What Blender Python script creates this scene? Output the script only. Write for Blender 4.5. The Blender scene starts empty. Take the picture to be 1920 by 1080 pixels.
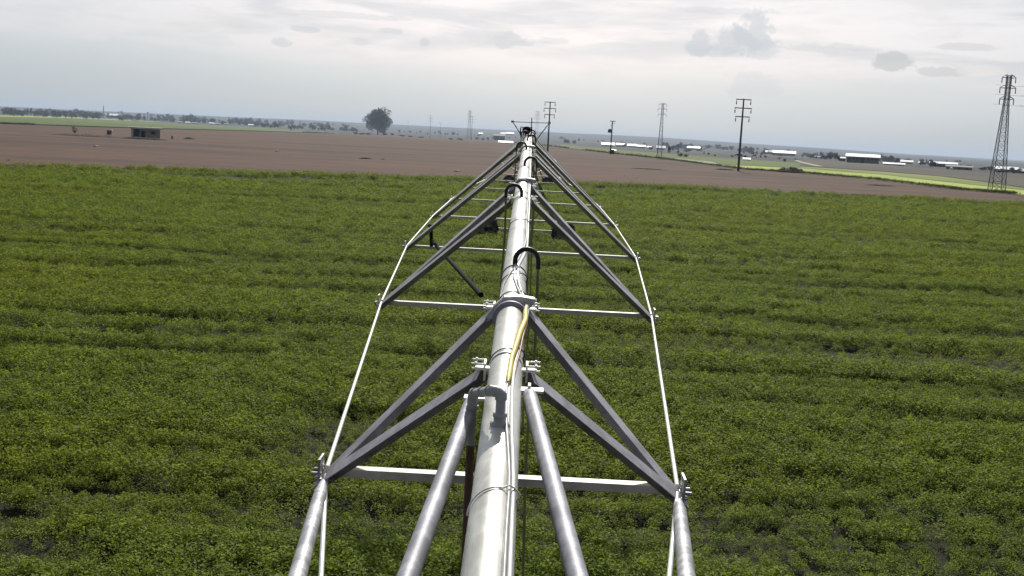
import bpy, bmesh, math, random
import numpy as np
from mathutils import Vector, Matrix
random.seed(7); rng = np.random.default_rng(11)
scene = bpy.context.scene
COL = scene.collection

# ------------------------------------------------------------------ camera
F = 2050.0
VP = (996.0, 252.0)
HS = 0.051
def _cam_axes():
    vy = Vector(((VP[0]-960)/F, -(VP[1]-540)/F, -1)).normalized()
    p2 = Vector(((1920-960)/F, -(VP[1]+HS*(1920-VP[0])-540)/F, -1)).normalized()
    vz = p2.cross(vy).normalized()
    if vz.y < 0: vz = -vz
    vx = vy.cross(vz).normalized()
    return vx, vy, vz
VX, VY, VZ = _cam_axes()
CAMR = Matrix((VX, VY, VZ))                 # camera -> world
cam_d = bpy.data.cameras.new('camera'); cam = bpy.data.objects.new('camera', cam_d); COL.objects.link(cam)
cam.matrix_world = CAMR.to_4x4()
cam_d.sensor_width = 36; cam_d.lens = 36*F/1920
cam_d.clip_start = 0.05; cam_d.clip_end = 40000
scene.camera = cam
def ray(px, py):
    d = CAMR @ Vector(((px-960)/F, -(py-540)/F, -1)); return d/d.y
def at(px, py, Y): return ray(px, py)*Y

scene.view_settings.view_transform = 'Standard'
scene.view_settings.look = 'None'
scene.view_settings.exposure = 0.15
scene.view_settings.gamma = 1.0
scene.cycles.use_denoising = True
scene.cycles.volume_bounces = 0
scene.cycles.max_bounces = 6
scene.cycles.transparent_max_bounces = 8

# ------------------------------------------------------------------ sun and sky
SUN_AZ, SUN_EL = math.radians(4), math.radians(36)      # azimuth right of the +Y axis
sd = bpy.data.lights.new('sun', 'SUN'); sd.energy = 4.4; sd.angle = math.radians(0.9); sd.color = (1, .96, .89)
so = bpy.data.objects.new('sun', sd); COL.objects.link(so)
sdir = Vector((math.sin(SUN_AZ)*math.cos(SUN_EL), math.cos(SUN_AZ)*math.cos(SUN_EL), math.sin(SUN_EL)))
so.rotation_euler = sdir.to_track_quat('Z', 'Y').to_euler()
so.location = (0, 0, 60)

world = bpy.data.worlds.new('World'); scene.world = world; world.use_nodes = True
class NG:
    def __init__(s, nt): s.nt = nt; s.n = nt.nodes; s.l = nt.links
    def node(s, t, **k):
        n = s.n.new(t)
        for a, b in k.items(): setattr(n, a, b)
        return n
    def put(s, n, i, v):
        if v is None: return
        if isinstance(v, bpy.types.NodeSocket): s.l.new(v, n.inputs[i])
        else: n.inputs[i].default_value = v
    def m(s, op, a, b=None, c=None, clamp=False):
        n = s.node('ShaderNodeMath', operation=op); n.use_clamp = clamp
        s.put(n, 0, a); s.put(n, 1, b)
        if c is not None: s.put(n, 2, c)
        return n.outputs[0]
    def vm(s, op, a, b):
        n = s.node('ShaderNodeVectorMath', operation=op); s.put(n, 0, a); s.put(n, 1, b)
        return n.outputs['Value'] if op in ('DOT_PRODUCT', 'LENGTH') else n.outputs[0]
    def sm(s, v, a, b, lo=0., hi=1.):
        n = s.node('ShaderNodeMapRange', interpolation_type='SMOOTHSTEP')
        s.put(n, 0, v); s.put(n, 1, a); s.put(n, 2, b); s.put(n, 3, lo); s.put(n, 4, hi); return n.outputs[0]
    def mix(s, f, a, b, mode='MIX'):
        n = s.node('ShaderNodeMix', data_type='RGBA', blend_type=mode); s.put(n, 0, f); s.put(n, 6, a); s.put(n, 7, b); return n.outputs[2]
    def noise(s, vec, scale, detail=4, rough=.55, dist=0.):
        n = s.node('ShaderNodeTexNoise'); s.put(n, 'Vector', vec); s.put(n, 'Scale', scale); s.put(n, 'Detail', detail)
        s.put(n, 'Roughness', rough); s.put(n, 'Distortion', dist); return n.outputs[0]
    def mapping(s, vec, scale=(1,1,1), loc=(0,0,0)):
        n = s.node('ShaderNodeMapping'); s.put(n, 0, vec); s.put(n, 1, loc); s.put(n, 3, scale); return n.outputs[0]
    def ramp(s, f, stops):
        n = s.node('ShaderNodeValToRGB'); e = n.color_ramp.elements
        while len(e) < len(stops): e.new(.5)
        for q, (p, c) in zip(e, stops): q.position = p; q.color = (*c, 1)
        s.put(n, 0, f); return n.outputs[0]
w = NG(world.node_tree); w.n.clear()
wo = w.node('ShaderNodeOutputWorld'); bg = w.node('ShaderNodeBackground'); w.l.new(bg.outputs[0], wo.inputs[0])
sky = w.node('ShaderNodeTexSky', sky_type='NISHITA'); sky.sun_disc = False
sky.sun_elevation = SUN_EL; sky.sun_rotation = SUN_AZ; sky.dust_density = 3
tc = w.node('ShaderNodeTexCoord'); D = tc.outputs['Generated']
sx = w.node('ShaderNodeSeparateXYZ'); w.l.new(D, sx.inputs[0]); dx, dy, dz = sx.outputs
# cloud deck: brightness by elevation, broken into streaks, thinner round the sun
n1 = w.noise(w.mapping(D, (5, 5, 42)), 1.0, 6, .55, .3)
n2 = w.noise(w.mapping(D, (14, 14, 60), (3, 1, 7)), 1.0, 5, .6, .2)
n3 = w.noise(w.mapping(D, (2.2, 2.2, 12), (9, 2, 1)), 1.0, 3, .5)
elev = w.m('ADD', dz, w.m('MULTIPLY', w.m('SUBTRACT', n3, .5), .05))
deck = w.ramp(elev, [(0.0, (.58, .595, .59)), (.03, (.63, .66, .67)), (.050, (.72, .73, .735)), (.066, (.86, .82, .82)),
                     (.10, (.93, .88, .885)), (.17, (.80, .79, .80)), (.45, (.60, .63, .68)), (1.0, (.50, .54, .62))])
streak = w.m('MULTIPLY', w.sm(dz, .05, .085), w.sm(n1, .47, .64))
deck = w.mix(w.m('MULTIPLY', streak, .55), deck, (.52, .555, .61, 1))
soft = w.m('MULTIPLY', w.sm(dz, .015, .05), w.sm(n2, .45, .7))
deck = w.mix(w.m('MULTIPLY', soft, .35), deck, (.66, .66, .67, 1))
g = w.m('SUBTRACT', dx, .03)
glow = w.m('POWER', 2.718, w.m('MULTIPLY', w.m('MULTIPLY', g, g), -5.0))
deck = w.mix(w.m('SUBTRACT', 1.0, glow), deck, w.mix(1.0, deck, (.66, .74, .79, 1), 'MULTIPLY'))
# separate low clouds: (centre px, half width px, half height px, darkness, bright edge)
def blob(px, py, a, b, dark, col, rag=1.0):
    global deck
    r = ray(px, py).normalized()
    du = w.m('SUBTRACT', dx, r.x); dv = w.m('SUBTRACT', dz, r.z)
    u = w.m('MULTIPLY', du, F/a); v = w.m('MULTIPLY', dv, F/b); dark = min(.85, dark*1.35)
    vb = w.m('MULTIPLY', w.m('MINIMUM', v, 0.0), 1.5)
    v2 = w.m('ADD', w.m('MAXIMUM', v, 0.0), vb)
    rr = w.m('SQRT', w.m('ADD', w.m('MULTIPLY', u, u), w.m('MULTIPLY', v2, v2)))
    q = w.m('ADD', rr, w.m('MULTIPLY', w.m('SUBTRACT', nb, .5), 2.0*rag))
    q = w.m('ADD', q, w.m('MULTIPLY', w.m('SUBTRACT', nb2, .5), .35*rag))
    k = w.m('MULTIPLY', w.sm(q, .62, 1.0, 1., 0.), w.m('MULTIPLY', w.m('GREATER_THAN', dy, 0.0), dark))
    deck = w.mix(k, deck, (*col, 1))
nb = w.noise(w.mapping(D, (55, 55, 70)), 1.0, 6, .62, .4)
nb2 = w.noise(w.mapping(D, (190, 190, 230)), 1.0, 5, .6)
GR = (.50, .545, .60)
for b in [(1375, 84, 50, 36, .50, GR), (1418, 66, 42, 48, .52, GR), (1313, 88, 26, 30, .50, GR), (1345, 100, 60, 14, .35, GR), (1430, 96, 34, 22, .3, GR),
          (1500, 103, 50, 10, .5, (.80, .78, .78)), (1675, 116, 38, 22, .5, (.44, .47, .50)), (1770, 136, 42, 13, .4, (.46, .49, .52)), (1840, 134, 50, 14, .4, (.76, .74, .72)),
          (525, 80, 22, 14, .40, GR), (572, 56, 34, 9, .38, GR), (732, 59, 22, 7, .3, GR), (797, 82, 15, 15, .42, GR), (955, 78, 48, 18, .34, GR), (1037, 78, 30, 10, .25, GR),
          (680, 80, 24, 8, .22, GR), (400, 78, 36, 12, .3, (.62, .66, .68)), (1410, 165, 60, 34, .2, GR), (1800, 90, 60, 9, .3, (.46, .49, .53)),
          (180, 70, 34, 9, .25, (.72, .73, .73)), (1560, 92, 90, 12, .25, (.50, .54, .58)), (960, 38, 80, 12, .3, (.60, .62, .67)), (620, 28, 160, 8, .35, (.60, .62, .66)), (1360, 22, 110, 9, .3, (.56, .59, .64))]:
    blob(*b)
skyc = w.mix(1.0, sky.outputs[0], (.085, .085, .085, 1), 'MULTIPLY')
deck = w.mix(1.0, deck, w.ramp(w.sm(dy, -.35, .55), [(0, (.27, .29, .33)), (1, (1, 1, 1))]), 'MULTIPLY')
final = w.mix(.92, skyc, deck)
w.l.new(final, bg.inputs[0]); bg.inputs[1].default_value = 1.0

# ------------------------------------------------------------------ materials
def lin(r, g, b):
    f = lambda c: (c/255/12.92 if c/255 <= .04045 else ((c/255+.055)/1.055)**2.4)
    return (f(r), f(g), f(b))
MATS = {}
def mat(name, base, rough=.8, metal=0., var=.15, scale=6., var2=None, bump=0., coord='Object', stretch=(1,1,1), trans=0., spec=.4, col2=None, lo=.42, hi=.62, rand=0.):
    if name in MATS: return MATS[name]
    m = bpy.data.materials.new(name); m.use_nodes = True; g = NG(m.node_tree); g.n.clear()
    out = g.node('ShaderNodeOutputMaterial'); p = g.node('ShaderNodeBsdfPrincipled')
    if coord == 'World': v = g.node('ShaderNodeNewGeometry').outputs['Position']
    else: v = g.node('ShaderNodeTexCoord').outputs['Object']
    v = g.mapping(v, stretch)
    n = g.noise(v, scale, 6, .6)
    c1 = tuple(x*(1-var) for x in base); c2 = tuple(min(1, x*(1+var)) for x in base)
    c = g.ramp(n, [(.3, c1), (.7, c2)])
    if col2:
        n2 = g.noise(v, scale*(var2 or .23), 5, .62, .4)
        c = g.mix(g.sm(n2, lo, hi), c, (*col2, 1))
    if rand:
        oi = g.node('ShaderNodeObjectInfo')
        c = g.mix(1.0, c, g.ramp(oi.outputs['Random'], [(0, (1-rand,)*3), (1, (1+rand*.0, 1., 1-rand*.3))]), 'MULTIPLY')
    g.put(p, 'Base Color', c); g.put(p, 'Roughness', rough); g.put(p, 'Metallic', metal); g.put(p, 'Specular IOR Level', spec)
    if bump:
        b = g.node('ShaderNodeBump'); g.put(b, 'Strength', bump); g.put(b, 'Distance', .02); g.put(b, 'Height', n); g.l.new(b.outputs[0], p.inputs['Normal'])
    sh = p.outputs[0]
    if trans:
        t = g.node('ShaderNodeBsdfTranslucent'); g.put(t, 0, g.mix(1.0, c, (1.1, 1.25, .55, 1), 'MULTIPLY'))
        ms = g.node('ShaderNodeMixShader'); g.put(ms, 0, trans); g.l.new(sh, ms.inputs[1]); g.l.new(t.outputs[0], ms.inputs[2]); sh = ms.outputs[0]
    g.l.new(sh, out.inputs[0]); MATS[name] = m
    return m
M_PIPE = mat('galvanised_pipe', (.64, .63, .58), .42, .30, .16, 16, bump=.08, col2=(.42, .41, .36), stretch=(1, .4, 1), lo=.44, hi=.66, var2=.35)
M_GALV = mat('galvanised_steel', (.44, .44, .45), .46, .45, .28, 22, bump=.2, col2=(.26, .26, .28), lo=.44, hi=.62)
M_STAY = mat('weathered_stay', (.31, .31, .34), .58, .25, .25, 18, bump=.1, col2=(.20, .20, .22), lo=.44, hi=.62)
M_BAR = mat('galvanised_angle', (.37, .355, .38), .55, .25, .2, 14, col2=(.24, .225, .24), bump=.1)
M_ROD = mat('bright_zinc', (.86, .85, .80), .34, .25, .08, 10)
M_TIE = mat('bright_tie', (.64, .60, .53), .5, .05, .12, 10, col2=(.46, .41, .35))
M_PVC = mat('grey_pvc', (.42, .42, .40), .4, 0, .06, 12)
M_RUST = mat('rusty_pipe', (.16, .085, .05), .8, .1, .3, 14, col2=(.10, .07, .05))
M_BLACK = mat('black_rubber', (.012, .012, .013), .5, 0, .2, 10)
M_TYRE = mat('dirty_tyre', (.018, .016, .015), .8, 0, .3, 8, col2=(.045, .035, .027))
M_RIM = mat('tyre_rim', (.30, .28, .26), .5, .4, .2, 6)
M_HOSE = mat('olive_hose', (.22, .23, .09), .6, 0, .25, 5)
M_WHITE = mat('white_cable', (.78, .77, .73), .4, 0, .06, 10)
M_GCAB = mat('grey_cable', (.36, .36, .36), .4, 0, .06, 10)
M_YEL = mat('yellow_sheath', (.66, .55, .10), .55, 0, .12, 20)
M_REDC = mat('red_cable', (.32, .08, .04), .5, 0, .1, 10)
M_RED = mat('red_paint', (.13, .008, .018), .5, 0, .15, 8)
M_DARK = mat('dark_paint', (.010, .010, .012), .9, 0, .2, 8, spec=.08)
M_POLE = mat('dark_concrete', (.035, .034, .035), .85, 0, .15, 3)
M_LATT = mat('grey_lattice', (.14, .14, .15), .7, .1, .15, 3)
M_INS = mat('insulator_glass', (.05, .055, .06), .3, 0, .1, 5)

# ------------------------------------------------------------------ mesh helpers
class MB:
    def __init__(s): s.v = []; s.f = []; s.sm = []
    def add(s, vs, fs, smooth=False):
        o = len(s.v); s.v += [tuple(x) for x in vs]; s.f += [tuple(i+o for i in q) for q in fs]; s.sm += [smooth]*len(fs)
    def box(s, c, sz, R=None):
        hx, hy, hz = [x/2 for x in sz]
        p = [Vector((a*hx, b*hy, d*hz)) for a in (-1, 1) for b in (-1, 1) for d in (-1, 1)]
        if R is not None: p = [R @ q for q in p]
        c = Vector(c); p = [q+c for q in p]
        s.add(p, [(0,1,3,2), (4,6,7,5), (0,4,5,1), (2,3,7,6), (0,2,6,4), (1,5,7,3)])
    def frame(s, a, b, up=(0,0,1)):
        t = (Vector(b)-Vector(a)).normalized(); up = Vector(up)
        if abs(t.dot(up)) > .98: up = Vector((0, 1, 0))
        x = t.cross(up).normalized(); y = x.cross(t).normalized()
        return t, x, y
    def tube(s, a, b, r, r2=None, n=10, cap=True, up=(0,0,1)):
        a, b = Vector(a), Vector(b); r2 = r if r2 is None else r2
        t, x, y = s.frame(a, b, up)
        vs = []
        for p, q in ((a, r), (b, r2)):
            for i in range(n):
                w_ = 2*math.pi*i/n; vs.append(p + x*math.cos(w_)*q + y*math.sin(w_)*q)
        s.add(vs, [(i, (i+1) % n, n+(i+1) % n, n+i) for i in range(n)], True)
        if cap: s.add(vs[:n], [tuple(reversed(range(n)))]); s.add(vs[n:], [tuple(range(n))])
    def sweep(s, pts, r, n=8, cap=True):
        pts = [Vector(p) for p in pts]; rs = r if isinstance(r, (list, tuple)) else [r]*len(pts)
        vs = []; px = None
        for i, p in enumerate(pts):
            t = (pts[min(i+1, len(pts)-1)]-pts[max(i-1, 0)]).normalized()
            if px is None:
                u = Vector((0, 0, 1)) if abs(t.z) < .95 else Vector((0, 1, 0)); px = t.cross(u).normalized()
            x = (px - t*px.dot(t)).normalized(); px = x; y = t.cross(x)
            for k in range(n):
                w_ = 2*math.pi*k/n; vs.append(p + x*math.cos(w_)*rs[i] + y*math.sin(w_)*rs[i])
        fs = [(i*n+k, (i+1)*n+k, (i+1)*n+(k+1) % n, i*n+(k+1) % n) for i in range(len(pts)-1) for k in range(n)]
        s.add(vs, fs, True)
        if cap: s.add(vs[:n], [tuple(range(n))]); s.add(vs[-n:], [tuple(reversed(range(n)))])
    def angle(s, a, b, wa, wb, up=(0,0,1), t=.006, flip=1):
        """L profile from a to b: flange wa along the side vector, flange wb along -up."""
        a, b = Vector(a), Vector(b); d, x, y = s.frame(a, b, up); x = x*flip
        prof = [(0, 0), (wa, 0), (wa, -t), (t, -t), (t, -wb), (0, -wb)]
        vs = [p + x*q[0] + y*q[1] for p in (a, b) for q in prof]; n = 6
        s.add(vs, [(i, (i+1) % n, n+(i+1) % n, n+i) for i in range(n)] + [(5,4,3,2,1,0), (6,7,8,9,10,11)])
    def lathe(s, c, axis, prof, n=24):
        """prof: list of (r, h) along axis"""
        c = Vector(c); ax = Vector(axis).normalized(); u = Vector((0,0,1)) if abs(ax.z) < .9 else Vector((1,0,0))
        x = ax.cross(u).normalized(); y = ax.cross(x)
        vs = [c + ax*h + (x*math.cos(2*math.pi*k/n)+y*math.sin(2*math.pi*k/n))*r for r, h in prof for k in range(n)]
        s.add(vs, [(i*n+k, i*n+(k+1) % n, (i+1)*n+(k+1) % n, (i+1)*n+k) for i in range(len(prof)-1) for k in range(n)], True)
    def build(s, name, m, parent=None):
        me = bpy.data.meshes.new(name); me.from_pydata(s.v, [], s.f)
        me.polygons.foreach_set('use_smooth', s.sm); me.materials.append(m)
        bm = bmesh.new(); bm.from_mesh(me); bmesh.ops.recalc_face_normals(bm, faces=bm.faces); bm.to_mesh(me); bm.free()
        me.update()
        o = bpy.data.objects.new(name, me); COL.objects.link(o)
        if parent is not None: o.parent = parent
        return o
def tag(o, label=None, cat=None, group=None, kind=None):
    for k, v in (('label', label), ('category', cat), ('group', group), ('kind', kind)):
        if v: o[k] = v
    return o
def empty(name, loc=(0,0,0), rz=0, **k):
    o = bpy.data.objects.new(name, None); COL.objects.link(o); o.location = loc; o.rotation_euler = (0, 0, rz); o.empty_display_size = .2
    return tag(o, **k)
def kids(o): return [c for c in bpy.data.objects if c.parent == o]
def copy_tree(o, loc=None, rz=None, label=None, parent=None, tree=None, scale=None):
    c = o.copy(); COL.objects.link(c)
    if parent is not None: c.parent = parent
    if loc is not None: c.location = loc
    if rz is not None: c.rotation_euler = (0, 0, rz)
    if scale is not None: c.scale = (scale,)*3 if not isinstance(scale, tuple) else scale
    if label: c['label'] = label
    for ch in kids(o): copy_tree(ch, parent=c)
    return c

# ------------------------------------------------------------------ value noise in numpy
def _hash(ix, iy, s):
    h = (ix.astype(np.int64)*374761393 + iy.astype(np.int64)*668265263 + s*1274126177) & 0xffffffff
    h = ((h ^ (h >> 13))*1274126177) & 0xffffffff
    return ((h ^ (h >> 16)) & 0xffff)/65535.
def vnoise(x, y, s=0):
    ix, iy = np.floor(x), np.floor(y); fx, fy = x-ix, y-iy; fx = fx*fx*(3-2*fx); fy = fy*fy*(3-2*fy)
    a, b, c, d = _hash(ix, iy, s), _hash(ix+1, iy, s), _hash(ix, iy+1, s), _hash(ix+1, iy+1, s)
    return (a*(1-fx)+b*fx)*(1-fy)+(c*(1-fx)+d*fx)*fy
def fnoise(x, y, s=0, o=3): return sum(vnoise(x*2**k, y*2**k, s+k)*.5**k for k in range(o))/sum(.5**k for k in range(o))

# ------------------------------------------------------------------ terrain
H = 5.6
def sstep(a, b, x):
    t = np.clip((x-a)/(b-a), 0, 1); return t*t*(3-2*t)
def terrain(X, Y):
    X = np.asarray(X, float); Y = np.asarray(Y, float)
    r = np.hypot(X, Y); az = np.arctan2(X, Y)
    z = -H - 5.5*sstep(420, 1500, r)
    # ridge height (in px of elevation above eye level) by azimuth
    e = np.interp(az, [-1.5, -.45, -.2, .02, .13, .20, .26, .32, .45, 1.5], [3, 2.0, 5.0, 6.0, 6.0, 3.2, 1.8, -1.0, -3.5, -3.0])
    e = e + 1.6*(fnoise(az*14+50, r*0+3, 5)-.5)
    hill = 6500*e/F + H + 5.5
    z = z + hill*sstep(2600, 6500, r)
    z = z + (fnoise(X/420+90, Y/420+90, 9)-.5)*4.0*sstep(1500, 3500, r)
    return z
_YS = np.geomspace(10, 9000, 420)
def on_ground(px, py):
    d = ray(px, py); lo = None
    ys = _YS
    for _ in range(3):
        below = d.z*ys < terrain(d.x*ys, ys)
        if not below.any(): ys = np.array([3000., 3000.1]); i = 1; break
        i = max(1, int(np.argmax(below))); ys = np.linspace(ys[i-1], ys[i], 40)
    y = float(ys[min(i, len(ys)-1)] if len(ys) < 3 else ys[len(ys)//2]); return Vector((d.x*y, y, float(terrain(d.x*y, y))))

def grid_mesh(name, V, F_, m, **k):
    me = bpy.data.meshes.new(name); me.from_pydata([tuple(v) for v in V], [], F_); me.materials.append(m)
    me.polygons.foreach_set('use_smooth', [True]*len(F_)); me.update()
    o = bpy.data.objects.new(name, me); COL.objects.link(o); return tag(o, **k)
M_PLAIN = mat('plain_soil', (.042, .054, .040), .95, 0, .45, .012, col2=(.072, .058, .056), coord='World', var2=.35, lo=.45, hi=.56, stretch=(.30, 1.6, 1), spec=.1)
rings = [0.0] + list(np.geomspace(4, 14000, 90)); NA = 288
V = [(0, 0, -H)]
for r in rings[1:]:
    a = np.arange(NA)*2*math.pi/NA; X = r*np.sin(a); Y = r*np.cos(a); Z = terrain(X, Y)
    V += list(zip(X, Y, Z))
Fc = [(0, 1+(i+1) % NA, 1+i) for i in range(NA)]
for j in range(len(rings)-2):
    b0, b1 = 1+j*NA, 1+(j+1)*NA
    Fc += [(b0+i, b0+(i+1) % NA, b1+(i+1) % NA, b1+i) for i in range(NA)]
grid_mesh('ground', V, Fc, M_PLAIN, kind='structure')

def field(name, bottom, top, m, off, nx=90, ny=14, **k):
    """bottom / top: matching lists of points on the ground (Vectors)"""
    def samp(P, t):
        q = t*(len(P)-1); i = min(int(q), len(P)-2); return P[i].lerp(P[i+1], q-i)
    V, Fc = [], []
    for j in range(ny+1):
        for i in range(nx+1):
            p = samp(bottom, i/nx).lerp(samp(top, i/nx), j/ny); V.append((p.x, p.y, float(terrain(p.x, p.y))+off))
    for j in range(ny):
        for i in range(nx):
            a = j*(nx+1)+i; Fc.append((a, a+1, a+nx+2, a+nx+1))
    return grid_mesh(name, V, Fc, m, **k)
def gp(L): return [on_ground(*p) for p in L]
def interp_line(L, xs):
    return [on_ground(x, float(np.interp(x, [p[0] for p in L], [p[1] for p in L]))) for x in xs]

CROP_EDGE = [(-500, 283), (-250, 296), (0, 308), (240, 315), (480, 322), (720, 329), (960, 336), (1200, 345), (1440, 357), (1680, 368), (1920, 380), (2200, 393), (2500, 407)]
FAR_EDGE = [(-500, 207), (-250, 220), (0, 232.5), (240, 240.5), (480, 246.5), (600, 250), (709, 253), (850, 260.5), (960, 267), (1050, 277), (1150, 288.5), (1238, 297.5), (1330, 310), (1400, 319), (1500, 325), (1656, 339), (1804, 357), (1920, 366), (2200, 387), (2500, 405)]
xs = list(np.linspace(-500, 2400, 59))
CROP_EDGE = [(x, y+6.5) for x, y in CROP_EDGE]
crop_edge = interp_line(CROP_EDGE, xs); far_edge = interp_line(FAR_EDGE, xs)
M_SOIL = mat('ploughed_soil', (.100, .057, .036), .95, 0, .38, .8, col2=(.060, .036, .027), coord='World', var2=.09, lo=.44, hi=.68, stretch=(.16, 1, 1), spec=.1, bump=.5)
near_edge = [p*0.93 for p in crop_edge]
field('ploughed_field', near_edge, far_edge, M_SOIL, .02, nx=120, ny=20, kind='structure')
M_CSOIL = mat('crop_soil', (.022, .022, .012), .95, 0, .5, 7.0, coord='World', spec=.1, bump=.6)
low = [Vector((p.x*.5-10*(1 if p.x < 0 else -1), -6, 0)) for p in crop_edge]
field('crop_field', low, crop_edge, M_CSOIL, .04, nx=60, ny=30, kind='structure')
M_GREEN = mat('green_field', (.075, .115, .020), .9, 0, .2, .02, coord='World', stretch=(.3, 1, 1), spec=.1, col2=(.10, .125, .02), var2=.4)
M_LIME = mat('lime_field', (.36, .42, .08), .9, 0, .12, .05, coord='World', stretch=(.3, 1, 1), spec=.1, col2=(.20, .27, .05), var2=.4)
M_OLV = mat('yellow_green_field', (.145, .185, .035), .9, 0, .2, .05, coord='World', stretch=(.3, 1, 1), spec=.1, col2=(.20, .22, .05), var2=.4)
M_DULL = mat('dull_field', (.085, .066, .060), .95, 0, .15, .01, coord='World', stretch=(.3, 1, 1), spec=.1, col2=(.095, .095, .062), var2=.6)
M_TRACK = mat('pale_track', (.30, .32, .20), .9, 0, .2, .05, coord='World', spec=.1)
# green field on the left with a bright far margin
L1 = [(-500, 207), (-250, 220), (0, 232), (240, 240), (480, 246), (640, 250.5)]
L2 = [(-500, 191), (-250, 204.5), (0, 217.5), (240, 227), (480, 238.5), (640, 249.5)]
xs1 = list(np.linspace(-500, 640, 30))
field('green_field', interp_line(L1, xs1), interp_line(L2, xs1), M_GREEN, .25, nx=60, ny=8, kind='structure')
xs2 = list(np.linspace(-400, 300, 20))
field('bright_field_margin', interp_line([(-400, 198.5), (0, 219.5), (120, 222), (300, 229.5)], xs2), interp_line([(-400, 195.5), (0, 216.5), (60, 217.5), (120, 219), (300, 228.8)], xs2), M_LIME, .5, nx=40, ny=2, kind='structure')
# right side strips
xs3 = list(np.linspace(1345, 2400, 40))
LB = [(1345, 310), (1400, 316.5), (1500, 324.5), (1656, 338.6), (1804, 356.4), (1920, 365.4), (2400, 399)]
LT = [(1345, 308), (1400, 310.5), (1500, 315.5), (1656, 327.5), (1760, 340), (1843, 349), (1920, 357), (2400, 391)]
field('lime_field', interp_line(LB, xs3), interp_line(LT, xs3), M_LIME, .04, nx=80, ny=6, kind='structure')
xs4 = list(np.linspace(1500, 2000, 24))
field('grass_strip', interp_line([(1500, 315.2), (1656, 327.2), (1760, 339.6), (1843, 348.6), (1920, 356.6), (2000, 362.5)], xs4),
      interp_line([(1500, 312), (1656, 322), (1765, 331), (1843, 341), (1920, 353), (2000, 360)], xs4), M_OLV, .06, nx=50, ny=6, kind='structure')
xs5 = list(np.linspace(1500, 2400, 30))
field('dull_field', interp_line([(1500, 311.5), (1656, 321.5), (1765, 330.5), (1843, 340.5), (1920, 352.5), (2400, 388)], xs5),
      interp_line([(1500, 299.5), (1590, 303), (1650, 308), (1760, 318), (1920, 330), (2400, 357)], xs5), M_DULL, .10, nx=60, ny=8, kind='structure')
xs6 = list(np.linspace(1050, 1500, 30))
LG1 = [(1050, 276.6), (1150, 288), (1238, 297), (1330, 308.6), (1345, 309.5), (1400, 310.8), (1500, 316)]
field('dull_grass_strip', interp_line(LG1, xs6), interp_line([(1050, 271), (1150, 280), (1238, 287), (1345, 296), (1500, 306)], xs6), M_GREEN, .12, nx=60, ny=6, kind='structure')
field('pale_track', interp_line([(1155, 288.8), (1238, 297.2), (1330, 309), (1345, 310)], list(np.linspace(1155, 1345, 14))),
      interp_line([(1155, 287), (1238, 294.6), (1330, 304), (1345, 307)], list(np.linspace(1155, 1345, 14))), M_TRACK, .16, nx=30, ny=2, kind='structure')
field('pale_farm_road', gp([(1488, 302), (1500, 306), (1530, 313)]), gp([(1495, 301), (1508, 305), (1545, 313)]), M_TRACK, .2, nx=12, ny=2, kind='structure')

# ------------------------------------------------------------------ leafy crop
def leaf_cluster(name, n, R, h, size, seed, m):
    r = random.Random(seed); vs, fs = [], []
    for i in range(n):
        a = r.uniform(0, 6.283); q = R*math.sqrt(r.random()); z = h*(.35+.65*r.random())*(1-.45*(q/R)**2)
        c = Vector((q*math.cos(a), q*math.sin(a), z)); s_ = size*r.uniform(.65, 1.25)
        yaw = r.uniform(0, 6.283); tilt = r.gauss(.0, .45); tilt2 = r.gauss(0, .35)
        Rm = Matrix.Rotation(yaw, 3, 'Z') @ Matrix.Rotation(tilt, 3, 'X') @ Matrix.Rotation(tilt2, 3, 'Y')
        pts = [(-.5, 0, 0), (-.1, -.33, .05), (.5, 0, -.06), (-.1, .33, .05)]
        o = len(vs); vs += [tuple(c + Rm @ (Vector(p)*s_)) for p in pts]; fs.append((o, o+1, o+2)); fs.append((o, o+2, o+3))
    me = bpy.data.meshes.new(name); me.from_pydata(vs, [], fs); me.materials.append(m); me.update()
    return bpy.data.objects.new(name, me)
def leaf_material(name, c_lo, c_hi, c_yel, tr=.35):
    m = bpy.data.materials.new(name); m.use_nodes = True; g = NG(m.node_tree); g.n.clear()
    out = g.node('ShaderNodeOutputMaterial'); p = g.node('ShaderNodeBsdfPrincipled')
    pos = g.node('ShaderNodeNewGeometry').outputs['Position']; oi = g.node('ShaderNodeObjectInfo')
    fine = g.noise(pos, 9., 3, .6)
    c = g.ramp(g.m('ADD', g.m('MULTIPLY', oi.outputs['Random'], .5), g.m('MULTIPLY', fine, .55)), [(.12, c_lo), (.85, c_hi)])
    big = g.noise(g.mapping(pos, (.45, 1.1, 1)), .10, 5, .62)
    c = g.mix(g.m('MULTIPLY', g.sm(big, .42, .66), .6), c, g.mix(1.0, c, (*c_yel, 1), 'MULTIPLY'))
    g.put(p, 'Base Color', c); g.put(p, 'Roughness', .6); g.put(p, 'Specular IOR Level', .05)
    t = g.node('ShaderNodeBsdfTranslucent'); g.put(t, 0, g.mix(1.0, c, (1.3, 1.35, .5, 1), 'MULTIPLY'))
    ms = g.node('ShaderNodeMixShader'); g.put(ms, 0, tr); g.l.new(p.outputs[0], ms.inputs[1]); g.l.new(t.outputs[0], ms.inputs[2])
    g.l.new(ms.outputs[0], out.inputs[0]); return m
M_LEAF = leaf_material('crop_leaf', (.060, .095, .011), (.275, .340, .050), (1.20, 1.03, .6))
plants = bpy.data.collections.new('crop_plants')
for i in range(5):
    plants.objects.link(leaf_cluster('crop_plant', 84, .22, .42, .060, 30+i, M_LEAF))
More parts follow.
